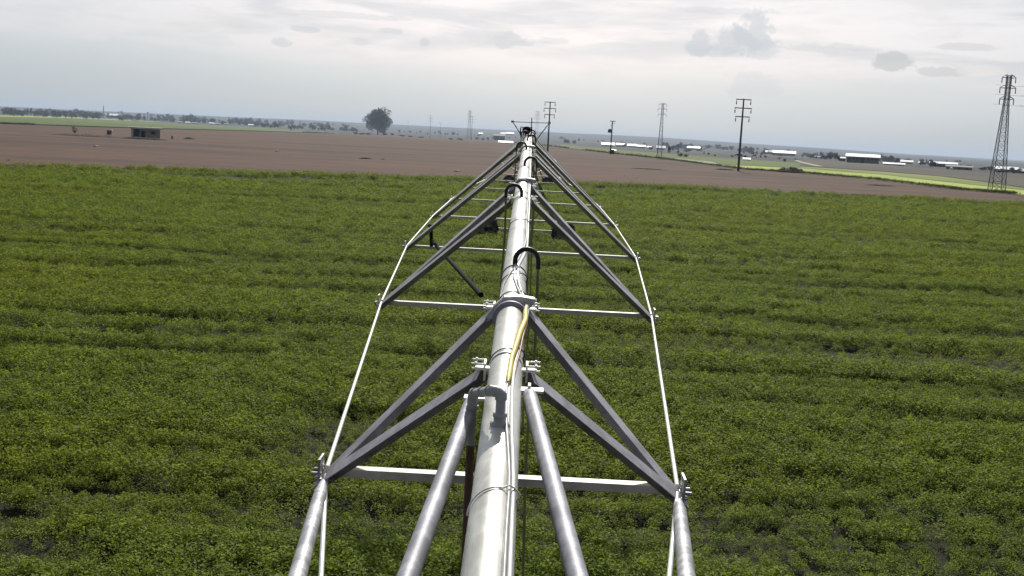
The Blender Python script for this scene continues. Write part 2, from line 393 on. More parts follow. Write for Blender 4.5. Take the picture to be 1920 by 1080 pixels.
def scatter(name, P, scl, rot, coll, **k):
    me = bpy.data.meshes.new(name); me.vertices.add(len(P)); me.vertices.foreach_set('co', np.asarray(P, np.float32).ravel())
    a = me.attributes.new('scl', 'FLOAT', 'POINT'); a.data.foreach_set('value', np.asarray(scl, np.float32))
    a = me.attributes.new('rot', 'FLOAT', 'POINT'); a.data.foreach_set('value', np.asarray(rot, np.float32))
    o = bpy.data.objects.new(name, me); COL.objects.link(o)
    ng = bpy.data.node_groups.new(name, 'GeometryNodeTree')
    ng.interface.new_socket('Geometry', in_out='INPUT', socket_type='NodeSocketGeometry'); ng.interface.new_socket('Geometry', in_out='OUTPUT', socket_type='NodeSocketGeometry')
    N = ng.nodes; L = ng.links; gi = N.new('NodeGroupInput'); go = N.new('NodeGroupOutput')
    ci = N.new('GeometryNodeCollectionInfo'); ci.inputs['Collection'].default_value = coll; ci.inputs['Separate Children'].default_value = True; ci.inputs['Reset Children'].default_value = True
    ip = N.new('GeometryNodeInstanceOnPoints'); ip.inputs['Pick Instance'].default_value = True
    ri = N.new('FunctionNodeRandomValue'); ri.data_type = 'INT'; ri.inputs[4].default_value = 0; ri.inputs[5].default_value = len(coll.objects)-1
    na = N.new('GeometryNodeInputNamedAttribute'); na.data_type = 'FLOAT'; na.inputs[0].default_value = 'scl'
    nr = N.new('GeometryNodeInputNamedAttribute'); nr.data_type = 'FLOAT'; nr.inputs[0].default_value = 'rot'
    cx = N.new('ShaderNodeCombineXYZ'); er = N.new('FunctionNodeEulerToRotation')
    L.new(nr.outputs[0], cx.inputs[2]); L.new(cx.outputs[0], er.inputs[0])
    L.new(gi.outputs[0], ip.inputs['Points']); L.new(ci.outputs[0], ip.inputs['Instance']); L.new(ri.outputs[2], ip.inputs['Instance Index'])
    L.new(er.outputs[0], ip.inputs['Rotation']); L.new(na.outputs[0], ip.inputs['Scale']); L.new(ip.outputs[0], go.inputs[0])
    md = o.modifiers.new('scatter', 'NODES'); md.node_group = ng
    return tag(o, **k)
ex = np.array([p.x for p in crop_edge]); ey = np.array([p.y for p in crop_edge])
def edge_y(X): return np.interp(X, ex, ey)
PP, SS, RR = [], [], []
for (y0, y1, dens, s0) in [(7, 26, 42, .85), (26, 48, 27, 1.0), (48, 80, 12, 1.3), (80, 150, 7.0, 1.75)]:
    wd = .62*y1+5
    n = int(dens*(y1-y0)*2*wd)
    X = rng.uniform(-wd, wd, n); Y = rng.uniform(y0, y1, n)
    Y = np.where(rng.random(n) < .8, np.round(Y/.42)*.42+rng.normal(0, .085, n), Y)
    keep = np.abs(X) < .62*Y+5
    e = edge_y(X) + (fnoise(X*.30, X*0, 3, 5)-.5)*9
    keep &= Y < e
    gap = np.abs(Y-(e-8.5-1.5*fnoise(X*.1, Y*0, 4))) < 3.6*fnoise(X*.06, Y*0, 14)+1.6
    keep &= ~(gap & (rng.random(n) < .97))
    hole = fnoise(X*.30, Y*.62, 21, 4)
    streak = fnoise(X*.09, Y*.9, 33, 3)
    keep &= rng.random(n) > .4*sstep(.76, .88, hole)
    keep &= rng.random(n) > .5*sstep(.66, .78, streak)
    sc = s0*(.84+.32*fnoise(X*.5, Y*1.0, 41, 3))*(.85+.3*rng.random(n))*(1-.45*sstep(.58, .78, hole))*(1-.40*sstep(.50, .64, streak))
    X, Y, sc = X[keep], Y[keep], sc[keep]
    PP.append(np.stack([X, Y, np.full_like(X, -H+.05)-(sc > 0)*np.maximum(0, s0-1)*.12], 1)); SS.append(sc); RR.append(rng.uniform(0, 6.28, len(X)))
PP = np.concatenate(PP); SS = np.concatenate(SS); RR = np.concatenate(RR)
print('crop plants', len(PP))
scatter('leafy_crop', PP, SS, RR, plants, label='dense low green leafy crop covering the whole foreground field', cat='crop', kind='stuff')

# ------------------------------------------------------------------ irrigation machine
PXC = -.065
SPAN = 58.0
def pipe_h(Y): return .08+.0018*(Y-30)**2 - (0.10 if False else 0)
def pipe_pt(Y, side=0., up=0.):
    k = Y % SPAN if Y <= 2*SPAN else Y
    if Y > 2*SPAN: h = pipe_h(SPAN)+(Y-2*SPAN)*.01
    elif Y >= SPAN: h = 1.49 + (pipe_h(Y-SPAN)-pipe_h(0) if Y-SPAN < 30 else pipe_h(Y-SPAN)-1.49)*1.0
    else: h = pipe_h(Y)
    return Vector((PXC+side, Y, -h+up))
PR = .084
mach = empty('irrigation_machine', (PXC, 0, -H), label='long galvanised centre pivot irrigation machine spanning the green crop', cat='irrigation machine')
mach_inv = Matrix.Translation((PXC, 0, -H))
def part(mb, name, m, parent=None):
    o = mb.build(name, m)
    o.parent = parent or mach
    o.matrix_parent_inverse = mach_inv.inverted()
    return o
# pipes: one per span in joined lengths, plus overhang
for (y0, y1) in ((-1.0, SPAN), (SPAN, 2*SPAN)):
    b = MB(); ys = list(np.arange(y0, y1+.01, 1.0 if y0 < 0 else 2.0))
    if ys[-1] < y1: ys.append(y1)
    b.sweep([pipe_pt(y) if y < y1-.01 or y0 > 0 else pipe_pt(y1-.001) for y in ys], PR, 28)
    part(b, 'water_pipe', M_PIPE)
b = MB(); b.sweep([pipe_pt(y) for y in np.arange(2*SPAN+.001, 131, 3)], .06, 12); part(b, 'overhang_pipe', M_PIPE)
# pivot riser behind the camera
b = MB(); p = pipe_pt(-1.0); b.sweep([p, p+Vector((0, -.18, -.04)), p+Vector((0, -.26, -.2)), Vector((p.x, p.y-.27, -H))], PR, 20); part(b, 'riser_pipe', M_PIPE)

NY = [6.0, 12.3, 18.6, 24.9, 31.2, 37.5, 43.8, 50.1]
NW = [1.0, 1.54, 1.96, 2.07, 2.09, 1.99, 1.68, 1.42]
NH = [1.95, 1.97, 1.99, 1.94, 1.92, 1.90, 1.88, 1.86]
DEL = .62
def truss(base, mine):
    for i, (ny, nw, nh) in enumerate(zip(NY, NW, NH)):
        ny += base
        for s in (-1, 1):
            node = Vector((PXC+s*nw, ny, -nh))
            for k in (-1, 1):
                top = pipe_pt(ny+k*DEL, s*.125, .0)
                b = MB(); n2 = node + Vector((0, k*.03+.0, 0)); n2 = n2 + (n2-top).normalized()*.06; w_ = .100
                b.angle(n2, top, w_*.0+.075, w_, up=(0, 1 if k > 0 else 1, .25), flip=s)
                part(b, 'brace', M_BAR)
            if mine:
                b = MB(); b.box(node+Vector((0, 0, -.03)), (.10, .16, .012)); b.box(node+Vector((s*.03, 0, .03)), (.012, .13, .10))
                for q in (-.04, .04): b.tube(node+Vector((s*.02, q, -.01)), node+Vector((s*.075, q, -.01)), .012, n=8)
                part(b, 'node_bracket', M_GALV)
        b = MB(); b.angle((PXC-nw+.04, ny, -nh+.012), (PXC+nw-.04, ny, -nh+.012), .075, .048, flip=-1); part(b, 'cross_tie', M_TIE)
        # clamps on the pipe
        for k in (-1, 1):
            b = MB(); y = ny+k*DEL; c = pipe_pt(y)
            for s in (-1, 1):
                b.box(c+Vector((s*.115, -.05, .01)), (.075, .05, .012)); b.box(c+Vector((s*.105, 0, -.01)), (.010, .11, .09))
                if mine:
                    for q in range(3):
                        z_ = .03-.035*(q % 2); b.tube(c+Vector((s*.10, -.055+.055*q, z_)), c+Vector((s*.172, -.055+.055*q, z_)), .005, n=6); b.tube(c+Vector((s*.145, -.055+.055*q, z_)), c+Vector((s*.155, -.055+.055*q, z_)), .011, n=6)
            b.lathe(c, (0, 1, 0), [(PR+.001, -.012), (PR+.005, -.012), (PR+.005, .012), (PR+.001, .012)], 28)
            part(b, 'pipe_clamp', M_ROD)
        if mine:
            # saddle plate standing on the pipe joint
            c = pipe_pt(ny+.50); b = MB(); vs = []
            prof = [(-.155, -.035), (-.10, .045), (-.045, .098), (.03, .105), (.06, .105), (.135, .095), (.15, .085)]
            inner = [(-.150, -.06), (-.084, -.02), (-.060, .059), (.0, .084), (.05, .068), (.084, .0), (.12, .05)]
            n_ = len(prof)
            for yy in (-.006, .006):
                for P_ in (prof, inner):
                    vs += [c+Vector((x, yy, z)) for x, z in P_]
            fs = []
            for q in range(n_-1):
                fs += [(q, q+1, n_+q+1, n_+q), (2*n_+q, 3*n_+q, 3*n_+q+1, 2*n_+q+1), (q, 2*n_+q, 2*n_+q+1, q+1), (n_+q, n_+q+1, 3*n_+q+1, 3*n_+q)]
            fs += [(0, n_, 3*n_, 2*n_), (n_-1, 3*n_-1, 4*n_-1, 2*n_-1)]
            b.add(vs, fs)
            # top lip of the plate
            lip = [c+Vector((x, .0, z+.002)) for x, z in prof]
            for q in range(n_-1):
                a_, b_ = lip[q], lip[q+1]
                b.add([a_, b_, b_+Vector((0, .05, .004)), a_+Vector((0, .05, .004)), a_-Vector((0, 0, .005)), b_-Vector((0, 0, .005)), b_+Vector((0, .05, -.001)), a_+Vector((0, .05, -.001))],
                      [(0,1,2,3), (4,7,6,5), (0,4,5,1), (1,5,6,2), (2,6,7,3), (3,7,4,0)])
            part(b, 'joint_plate', M_GALV)
            for y in (ny+.38,):
                b = MB(); b.lathe(pipe_pt(y), (0, 1, 0), [(PR, -.02), (PR+.022, -.018), (PR+.022, .018), (PR, .02)], 28); part(b, 'pipe_flange', M_BAR)
    # truss rods, node to node and up to the pipe at both ends
    for s in (-1, 1):
        n0 = Vector((PXC+s*NW[0], base+NY[0], -NH[0]))
        e0 = at(602, 1080, 4.95) if s < 0 else at(1255, 1080, 4.95)
        pts = [n0+(e0-n0)*4.6] if base == 0 else [Vector((PXC+s*.45, base+.8, -2.0))]
        pts += [Vector((PXC+s*nw, base+ny, -nh)) for ny, nw, nh in zip(NY, NW, NH)]
        pts += [Vector((PXC+s*.55, base+SPAN-1.2, -2.1))]
        for a, c in zip(pts[:-1], pts[1:]):
            b = MB(); d = (c-a).normalized()
            b.tube(a+d*.06, c-d*.06, .0135, n=8); part(b, 'truss_rod', M_ROD)

truss(0, True); truss(SPAN, False)

# stays of the first panel: outer tubes and inner tubes running back to the pivot
def extend(a, b, k): return a + (b-a)*k
for s, px, py in ((-1, 558, 1080), (1, 1287, 1080)):
    a = Vector((PXC+s*1.0, 5.93, -1.99)); b0 = at(px, py, 3.95); e = extend(a, b0, 3.1)
    b = MB(); b.sweep([a, a.lerp(e, .02), a.lerp(e, .055), a.lerp(e, .07), e], [.018, .022, .034, .036, .036], 16); part(b, 'outer_stay', M_GALV)
for s, ptop, pb in ((-1, (885, 752), (766, 1080)), (1, (992, 738), (1082, 1080))):
    a = at(*ptop, 5.0); b0 = at(*pb, 3.32); e = extend(a, b0, 2.9)
    b = MB(); b.sweep([a+Vector((0, .02, -.02)), a, a.lerp(e, .015), e], [.022, .03, .036, .036], 16); part(b, 'inner_stay', M_STAY)
    b = MB(); c = pipe_pt(5.02); b.box((c.x+s*.13, a.y+.02, a.z+.012), (.11, .07, .012)); b.box((a.x, a.y+.02, a.z), (.012, .06, .08)); part(b, 'stay_bracket', M_ROD)

# goosenecks with hoses
gy = [7.55, 11.2, 14.7, 18.1, 21.5, 24.8, 28.2, 32, 36, 40, 44, 48, 52]
for i, y in enumerate(gy):
    s = 1 if i % 2 == 0 else -1
    c = pipe_pt(y, 0, PR); pts = []; R_ = .080
    pts = [c+Vector((0, 0, -.01)), c+Vector((0, 0, .02))]
    for k in range(13):
        a = math.pi*k/12; pts.append(c+Vector((s*(R_-R_*math.cos(a)), 0, .035+R_*math.sin(a))))
    pts.append(c+Vector((s*R_*2.0, 0, -.02)))
    b = MB(); b.sweep(pts, .017, 10); g_ = part(b, 'gooseneck', M_BLACK)
    if i < 9:
        e = pts[-1]; hp = [e+Vector((0, 0, .02))]
        L_ = (-H+1.7)-e.z
        for k in range(1, 9): hp.append(e+Vector((.012*math.sin(k*1.3+i), .02*math.sin(k), L_*k/8)))
        b = MB(); b.sweep(hp, .011, 8)
        b.lathe(hp[-1]+Vector((0, 0, -.12)), (0, 0, 1), [(.0, -.02), (.035, -.02), (.05, 0), (.02, .04), (.014, .12)], 10)
        o = part(b, 'drop_hose', M_HOSE)
    b = MB(); b.lathe(pipe_pt(y), (0, 1, 0), [(PR+.001, -.03), (PR+.004, -.03), (PR+.004, .03), (PR+.001, .03)], 28); part(b, 'pipe_band', M_GALV)

# power cables along the pipe
ANG = [(-.9, 50), (3.3, 47), (3.8, 46), (4.3, 30), (4.8, 24), (5.2, 27), (5.7, 48), (6.15, 72), (6.42, 68), (6.7, 38), (7.05, 16), (7.5, 15), (7.9, 34), (8.4, 55), (9.2, 60), (12, 60), (20, 55), (56, 50)]
def ang(y): return math.radians(float(np.interp(y, [a[0] for a in ANG], [a[1] for a in ANG])))
def along(y0, y1, st, da, lift, r, wob=0.):
    pts = []
    for y in np.arange(y0, y1+.001, st):
        a = ang(y)+math.radians(da+wob*math.sin(y*2.3+da)+wob*.6*math.sin(y*5.1)); rr = PR+r+lift*(1+.8*math.sin(y*3.1+da))
        if y > 6.3 and y < 6.7: rr += .025*(1-abs(y-6.5)/.2)
        c = pipe_pt(y); pts.append(c+Vector((math.sin(a)*rr, 0, math.cos(a)*rr)))
    return pts
b = MB(); b.sweep(along(-.9, 56, .14, 0, .002, .0085), .0085, 8); part(b, 'cable', M_WHITE)
b = MB(); b.sweep(along(-.9, 56, .14, -13, .002, .006, 2), .0065, 8); part(b, 'cable', M_GCAB)
b = MB(); b.sweep(along(4.86, 6.45, .07, -16, .010, .015, 2), [.005]+[.014]*21+[.012], 10); part(b, 'cable_sheath', M_YEL)
b = MB(); b.sweep(along(5.0, 6.30, .07, -4, .010, .010, 5), .005, 8); part(b, 'cable', M_REDC)
for y, wdt in ((3.72, .012), (5.45, .008), (6.72, .006), (7.25, .006), (9.6, .006), (12.9, .006)):
    b = MB(); c = pipe_pt(y)
    pts = [c+Vector((math.sin(math.radians(a))*(PR+.004+(.018 if 20 < a < 70 else 0)), (a-10)/1500., math.cos(math.radians(a))*(PR+.004+(.018 if 20 < a < 70 else 0)))) for a in range(-90, 100, 10)]
    b.sweep(pts, .0035, 6); part(b, 'cable_tie', M_WHITE if y == 3.72 else M_BLACK)
b = MB(); b.sweep([pipe_pt(6.75, -.075, .04), pipe_pt(7.0, -.06, .075), pipe_pt(7.3, -.02, .09), pipe_pt(7.5, .01, .088)], .004, 6); part(b, 'loose_wire', M_BLACK)
# plastic riser assembly: stands on the pipe, runs left, then drops
Y0 = 4.36; c = pipe_pt(Y0, .0, PR); c.x = at(937, 790, Y0).x
b = MB()
b.lathe(c, (0, 0, 1), [(.040, -.01), (.040, .006), (.026, .008), (.026, .03), (.030, .03), (.030, .045), (.020, .045), (.020, .12)], 20)
top = c+Vector((0, 0, .128)); left = top+Vector((-.125-.015, 0, .0))
part(b, 'riser_fitting', M_PVC)
b = MB(); b.sweep([c+Vector((0, 0, .10)), c+Vector((0, 0, .125)), top+Vector((-.005, 0, -.003)), top+Vector((-.018, .005, .004)), top+Vector((-.045, .02, .004))], [.024]*5, 16); part(b, 'elbow', M_PVC)
left = at(889, 737, Y0+.42); d_ = (left-(top+Vector((-.04, .02, .004)))).normalized()
b = MB(); b.tube(top+Vector((-.04, .02, .004)), left, .019, n=16)
for q in (.03, .20): b.tube(top+Vector((-.04, .02, .004))+d_*q, top+Vector((-.04, .02, .004))+d_*(q+.03), .0245, n=16)
part(b, 'cross_pipe', M_PVC)
b = MB(); b.sweep([left-d_*.04, left, left+d_*.022+Vector((0, 0, -.006)), left+d_*.032+Vector((0, 0, -.03)), left+d_*.032+Vector((0, 0, -.06))], .0245, 16)
dn = left+d_*.032
b.tube(dn+Vector((0, 0, -.055)), dn+Vector((0, 0, -.072)), .028, n=16); part(b, 'elbow', M_PVC)
b = MB(); b.tube(dn+Vector((0, 0, -.07)), dn+Vector((0, 0, -.24)), .020, n=16); part(b, 'down_pipe', M_PVC)
b = MB(); b.tube(dn+Vector((0, 0, -.24)), dn+Vector((0, 0, -3.4)), .019, n=16); part(b, 'rusty_down_pipe', M_RUST)

# dark hanging brace between the third and second cross ties
a = at(808, 426, 18.6); m1 = at(809, 462, 18.6)
b = MB(); b.tube(a, m1, .03, n=10); b.box(a+Vector((0, 0, .02)), (.09, .07, .05)); part(b, 'post', M_DARK)
b = MB(); b.tube(m1+Vector((0, 0, .1)), at(902, 553, 13.0), .028, .034, n=10); part(b, 'slanted_brace', M_DARK)

# air valve at the crest
c = pipe_pt(27.0, -.05, PR)
b = MB(); b.lathe(c, (0, 0, 1), [(.04, -.01), (.04, .02), (.06, .03), (.085, .05), (.10, .08), (.095, .12), (.06, .155), (.02, .165), (.0, .166)], 20); v_ = part(b, 'air_valve', M_RED)
b = MB()
for q in (-.15, .12): b.box(c+Vector((q, 0, .07)), (.03, .10, .17))
b.box(c+Vector((-.015, 0, -.01)), (.30, .10, .02)); b.box(c+Vector((-.015, .06, .175)), (.30, .05, .02)); b.lathe(c, (0, 0, 1), [(.11, .10), (.11, .14), (.06, .19), (.0, .2)], 16); part(b, 'valve_guard', M_DARK)
c2 = pipe_pt(28.2, .06, PR); b = MB(); b.tube(c2, c2+Vector((0, 0, .42)), .012, n=8); part(b, 'aerial', M_DARK)

# drive towers
def tower(Y, idx):
    px = pipe_pt(Y-.001); hz = -H
    RW = .64; bz = hz+RW-.02
    beam = MB(); beam.box((PXC, Y, bz), (3.9, .10, .10)); part(beam, 'base_beam', M_TIE)
    for s in (-1, 1):
        for k in (-1, 1):
            b = MB(); b.angle((PXC+s*1.72, Y+k*.05, bz+.04), (PXC+s*.10, Y+k*.30, px.z-.06), .07, .07, up=(0, k, .1)); part(b, 'tower_leg', M_DARKBAR)
        b = MB(); b.angle((PXC+s*1.1, Y, bz+(px.z-bz)*.42), (PXC, Y, bz+.05), .05, .05, up=(0, 1, 0)); part(b, 'tower_strut', M_DARKBAR)
        wx = PXC+s*2.02; c = Vector((wx, Y, hz+RW-.04))
        wl = empty('wheel', (0, 0, 0)); wl.parent = mach; wl.matrix_parent_inverse = mach_inv.inverted()
        t = MB(); t.lathe(c, (0, 1, 0), [(.36, -.14), (.46, -.16), (.56, -.17), (.62, -.13), (RW-.01, 0), (.62, .13), (.56, .17), (.46, .16), (.36, .14), (.36, -.14)], 36)
        for q in range(22):
            a = 2*math.pi*q/22; rc = Vector((math.cos(a), 0, math.sin(a)))*(RW-.005)
            t.box(c+rc+Vector((0, .06 if q % 2 else -.06, 0)), (.05, .17, .045), Matrix.Rotation(-a+math.pi/2, 3, 'Y') @ Matrix.Rotation(.4 if q % 2 else -.4, 3, 'Z'))
        o = t.build('tyre', M_TYRE); o.parent = wl; o.matrix_parent_inverse = mach_inv.inverted() @ Matrix.Identity(4); o.matrix_parent_inverse = Matrix.Identity(4)
        r_ = MB(); r_.lathe(c, (0, 1, 0), [(.36, -.13), (.33, -.10), (.30, -.03), (.12, -.02), (.10, -.09), (.0, -.09)], 28)
        r_.lathe(c, (0, 1, 0), [(.36, .13), (.33, .10), (.30, .04), (.12, .02), (.0, .02)], 28)
        o = r_.build('rim', M_RIM); o.parent = wl
        gb = MB(); gb.lathe(c+Vector((0, -.10, 0)), (0, 1, 0), [(.0, -.16), (.08, -.16), (.12, -.12), (.12, -.02), (.0, -.02)], 16); gb.box(c+Vector((-s*.16, -.12, .02)), (.28, .12, .12)); part(gb, 'gearbox', M_DARK)
    if idx == 2: return
M_DARKBAR = mat('tower_angle', (.14, .13, .14), .5, .4, .15, 8)
tower(SPAN-.8, 1); tower(2*SPAN, 2)
# overhang V frame on the last tower
Yt = 2*SPAN; base = pipe_pt(Yt, 0, .1)
tl, tr = at(961, 228, Yt), at(1030, 230.5, Yt)
b = MB(); b.tube(tl, tr, .05, n=8); b.tube(tl+Vector((.02, 0, 0)), base+Vector((-.1, 0, 0)), .05, n=8); b.tube(tr-Vector((.02, 0, 0)), base+Vector((.1, 0, 0)), .05, n=8)
for e in (tl, tr): b.box(e, (.28, .2, .22))
part(b, 'overhang_frame', M_DARKBAR)
b = MB()
for e in (tl, tr):
    b.tube(e, pipe_pt(130, 0, .05), .012, n=5); b.tube(e, pipe_pt(Yt-8, 0, .05), .012, n=5)
part(b, 'overhang_cable', M_DARKBAR)
# rubber joint boot of the spans
b = MB(); b.lathe(pipe_pt(SPAN-.001), (0, 1, 0), [(PR, -.3), (PR+.04, -.26), (PR+.04, .2), (PR, .25)], 20); part(b, 'span_joint', M_BLACK)

exec_later = []
# ------------------------------------------------------------------ distribution poles
def hpx(base, pxh): return pxh*base.y/F
def power_pole(px, py, toppy, label, faint=False, rz=None, arms=3, halfarm=None):
    g_ = on_ground(px, py); Hh = hpx(g_, py-toppy); hw = (halfarm or .105*Hh)
    t = empty('power_pole', g_, rz if rz is not None else random.uniform(-.15, .15), label=label, cat='power pole', group='tall power poles across the fields')
    k = .72 if faint else 1.
    b = MB(); b.tube((0, 0, -.3), (0, 0, Hh), .27*k, .15*k, n=10); b.build('pole', M_POLE, t)
    for j in range(arms):
        z = Hh*(1-.012-.118*j); q = hw*(1, 1.12, .95)[j]
        b = MB(); b.box((0, -.16, z), (2*q, .16*k, .20*k)); b.build('crossarm', M_POLE, t)
        for s in (-1, 1):
            b = MB(); zz = z-.1
            b.lathe((s*(q-.12), -.16, zz-.85), (0, 0, 1), [(.0, -.12), (.11, -.1), (.13, .1), (.09, .12), (.13, .3), (.09, .35), (.13, .5), (.05, .55), (.04, .85)], 8); b.build('insulator', M_INS, t)
    return t
power_pole(1384, 321, 188, 'tallest dark three armed power pole on right part of brown field')
power_pole(1026.5, 289, 192.5, 'dark three armed power pole just right of the machine tip')
power_pole(884, 262, 218.5, 'dark three armed pole left of the machine tip in front of a pale pylon')
power_pole(806, 258.5, 217.5, 'dark three armed pole standing right of the lone round tree')
power_pole(825, 258, 231, 'small faint pole between the two dark poles left of the machine', True, arms=1)
power_pole(764.5, 250, 227, 'small faint pole nearest the lone round tree', True, arms=2)
# transformer pole
g_ = on_ground(1144.5, 288.5); Hh = hpx(g_, 60)
t = empty('transformer_pole', g_, 0, label='short pole carrying a transformer box right of the machine tip', cat='utility pole')
b = MB(); b.tube((0, 0, -.3), (0, 0, Hh), .24, .2, n=10); b.build('pole', M_POLE, t)
b = MB(); b.box((.1, 0, Hh-.05), (1.9, .2, .2)); b.box((.6, 0, Hh-.75), (1.0, .1, .12)); b.box((-.35, 0, Hh-1.5), (.7, .1, .12)); b.build('crossarm', M_POLE, t)
for q in (-.6, .3, .9):
    b = MB(); b.lathe((q, 0, Hh+.1), (0, 0, 1), [(.07, -.1), (.1, 0), (.06, .1), (.1, .2), (.0, .3)], 8); b.build('insulator', M_INS, t)
b = MB(); b.box((-.75, -.1, Hh*.70), (1.1, .9, 1.0)); b.box((-.75, -.1, Hh*.70+.62), (.7, .6, .22)); b.box((-1.35, -.1, Hh*.70), (.12, .8, .85)); b.build('transformer', M_DARK, t)
b = MB(); b.box((-.5, 0, Hh*.70-.6), (2.1, .9, .12)); b.build('platform', M_DARK, t)
b = MB(); b.box((.5, -.3, .6), (1.6, 1.2, 1.9)); b.build('equipment_box', M_DARK, t)

# lattice pylons
def pylon(px, py, toppy, label, base_w, top_w, armw, faint=1., levels=12, solid=False, m=None):
    g_ = on_ground(px, py); Hh = hpx(g_, py-toppy); k = g_.y/F; bw, tw = base_w*k/2, top_w*k/2; m = m or M_LATT
    t = empty('lattice_pylon', g_, random.uniform(-.1, .1), label=label, cat='pylon', group='lattice pylons beyond the brown field')
    rad = .042*faint*Hh/17
    def wd(z): 
        f = z/Hh; return tw+(bw-tw)*max(0, (0.80-f)/.80)**.95
    b = MB()
    zs = [0]; 
    for i in range(levels): zs.append(zs[-1]+(1-.045*i))
    zs = [z/zs[-1]*Hh for z in zs]
    for sx_ in (-1, 1):
        for sy_ in (-1, 1):
            b.sweep([(sx_*wd(z), sy_*wd(z), z-(.2 if z == 0 else 0)) for z in zs], rad*1.35, 5)
    b.build('tower_frame', m, t)
    br = MB()
    for z0, z1 in zip(zs[:-1], zs[1:]):
        w0, w1 = wd(z0), wd(z1)
        for s in (-1, 1):
            for a_, b_ in (((-w0, s*w0, z0), (w1, s*w1, z1)), ((w0, s*w0, z0), (-w1, s*w1, z1)), ((s*w0, -w0, z0), (s*w1, w1, z1)), ((s*w0, w0, z0), (s*w1, -w1, z1))):
                br.tube(a_, b_, rad*.7, n=4, cap=False)
            br.tube((-w1, s*w1, z1), (w1, s*w1, z1), rad*.7, n=4, cap=False)
    br.build('bracing', m, t)
    aw = armw*k/2
    for j, (f, q) in enumerate(((.982, .92), (.895, 1.06), (.80, .95))):
        b = MB(); z = Hh*f; x = aw*q; w0 = wd(z)
        for s in (-1, 1):
            for sy_ in (-1, 1):
                b.tube((s*w0, sy_*w0, z), (s*x, 0, z-.02*Hh*0), rad*1.1, n=4); b.tube((s*w0, sy_*w0, z+.028*Hh), (s*x, 0, z+.004*Hh), rad*.9, n=4)
        b.tube((-x, 0, z), (x, 0, z), rad*1.2, n=5)
        b.build('crossarm', m, t)
        for s in (-1, 1):
            b = MB(); L_ = .045*Hh; b.lathe((s*x*.97, 0, z-L_), (0, 0, 1), [(.0, 0), (rad*1.6, .02), (rad*1.8, L_*.3), (rad*1.2, L_*.45), (rad*1.8, L_*.6), (rad, L_)], 6); b.build('insulator', M_INS, t)
    b = MB(); b.tube((-tw*1.4, 0, Hh), (tw*1.4, 0, Hh), rad*1.2, n=4); b.build('top_bar', m, t)
    return t
M_LATT2 = mat('pale_lattice', (.20, .205, .21), .6, .3, .1, 3)
pyR = pylon(1868, 361, 147.5, 'tall broad lattice pylon at the right edge of the view', 25, 7, 27, levels=15)
pylon(1236, 297.5, 196, 'slim tapering lattice pylon behind the white sheds right of the transformer pole', 9, 3.4, 16, .75, 14)
pylon(879, 261, 208.5, 'thin pale pylon just behind the dark pole left of the machine', 7, 3, 8, .7, 10, m=M_LATT2)
pylon(1005, 272, 210, 'thin pale pylon rising behind the machine tip', 7, 3, 9, .7, 10, m=M_LATT2)
# wires of the right pylon
g_ = pyR.location; Hh = hpx(g_, 361-147.5)
b = MB()
for f in (.80-.045, .885-.045, .965-.045):
    for s in (-1, 1):
        a0 = Vector((g_.x+s*2.1, g_.y, g_.z+Hh*f))
        for tgt in (Vector((a0.x+150, a0.y-55, a0.z+1)),):
            pts = []
            for q in range(21):
                u = q/20; p = a0.lerp(tgt, u); p.z -= 4*2.6*u*(1-u); pts.append(p)
            b.sweep(pts, .014, 4, cap=False)
o = b.build('wire', M_DARK); o.parent = pyR; o.matrix_parent_inverse = (Matrix.Translation(g_) @ Matrix.Rotation(pyR.rotation_euler.z, 4, 'Z')).inverted()

# ------------------------------------------------------------------ trees
def tree_mesh(cname, W, Hc, z0, n, size, seed, m, blobs=9, gap=.0):
    """crown of leaf faces: W width, Hc crown height, z0 crown base"""
    r = random.Random(seed); vs, fs = [], []
    cl = []
    for i in range(blobs):
        a = r.uniform(0, 6.283); q = r.random()**.5*W*.32; z = z0+Hc*(.18+.64*r.random())
        f = 1-abs((z-z0)/Hc-.45)*.9
        cl.append((Vector((q*math.cos(a)*f, q*math.sin(a)*f, z)), W*r.uniform(.14, .24), Hc*r.uniform(.15, .26)))
    for i in range(n):
        c, rx, rz_ = cl[r.randrange(len(cl))]
        d = Vector((r.gauss(0, 1), r.gauss(0, 1), r.gauss(0, 1))).normalized()*(r.random()**.28)
        p = c+Vector((d.x*rx, d.y*rx, d.z*rz_)); s_ = size*r.uniform(.6, 1.4)
        Rm = Matrix.Rotation(r.uniform(0, 6.28), 3, 'Z') @ Matrix.Rotation(r.uniform(0, 3.14), 3, 'X')
        o = len(vs); vs += [tuple(p+Rm @ (Vector(q)*s_)) for q in ((-.5, -.3, 0), (.5, -.4, .1), (.45, .4, 0), (-.4, .45, .1))]; fs.append((o, o+1, o+2, o+3))
    me = bpy.data.meshes.new(cname); me.from_pydata(vs, [], fs); me.materials.append(m); me.update(); return me, cl
M_BARK = mat('bark', (.05, .04, .033), .9, 0, .2, 4)
M_LONE = mat('dark_red_foliage', (.058, .022, .017), .8, 0, .35, .35, trans=.12, col2=(.024, .024, .014), var2=.5)
g_ = on_ground(708, 252.5); k = g_.y/F
t = empty('lone_tree', g_, 0, label='large lone round tree with dark reddish crown on the brown field edge', cat='tree')
me, cl = tree_mesh('crown', 58*k, 47*k, 3.5*k, 11000, 1.5*k, 12, M_LONE, 34)
co = bpy.data.objects.new('crown', me); COL.objects.link(co); co.parent = t
b = MB(); b.tube((0, 0, -.3), (0, 0, 12*k), 1.3*k, .9*k, n=10)
for c, _, _ in cl[:14]: b.sweep([(0, 0, 8*k), (c.x*.4, c.y*.4, 8*k+(c.z-8*k)*.5), c], [.8*k, .5*k, .15*k], 6)
b.build('trunk', M_BARK, t)

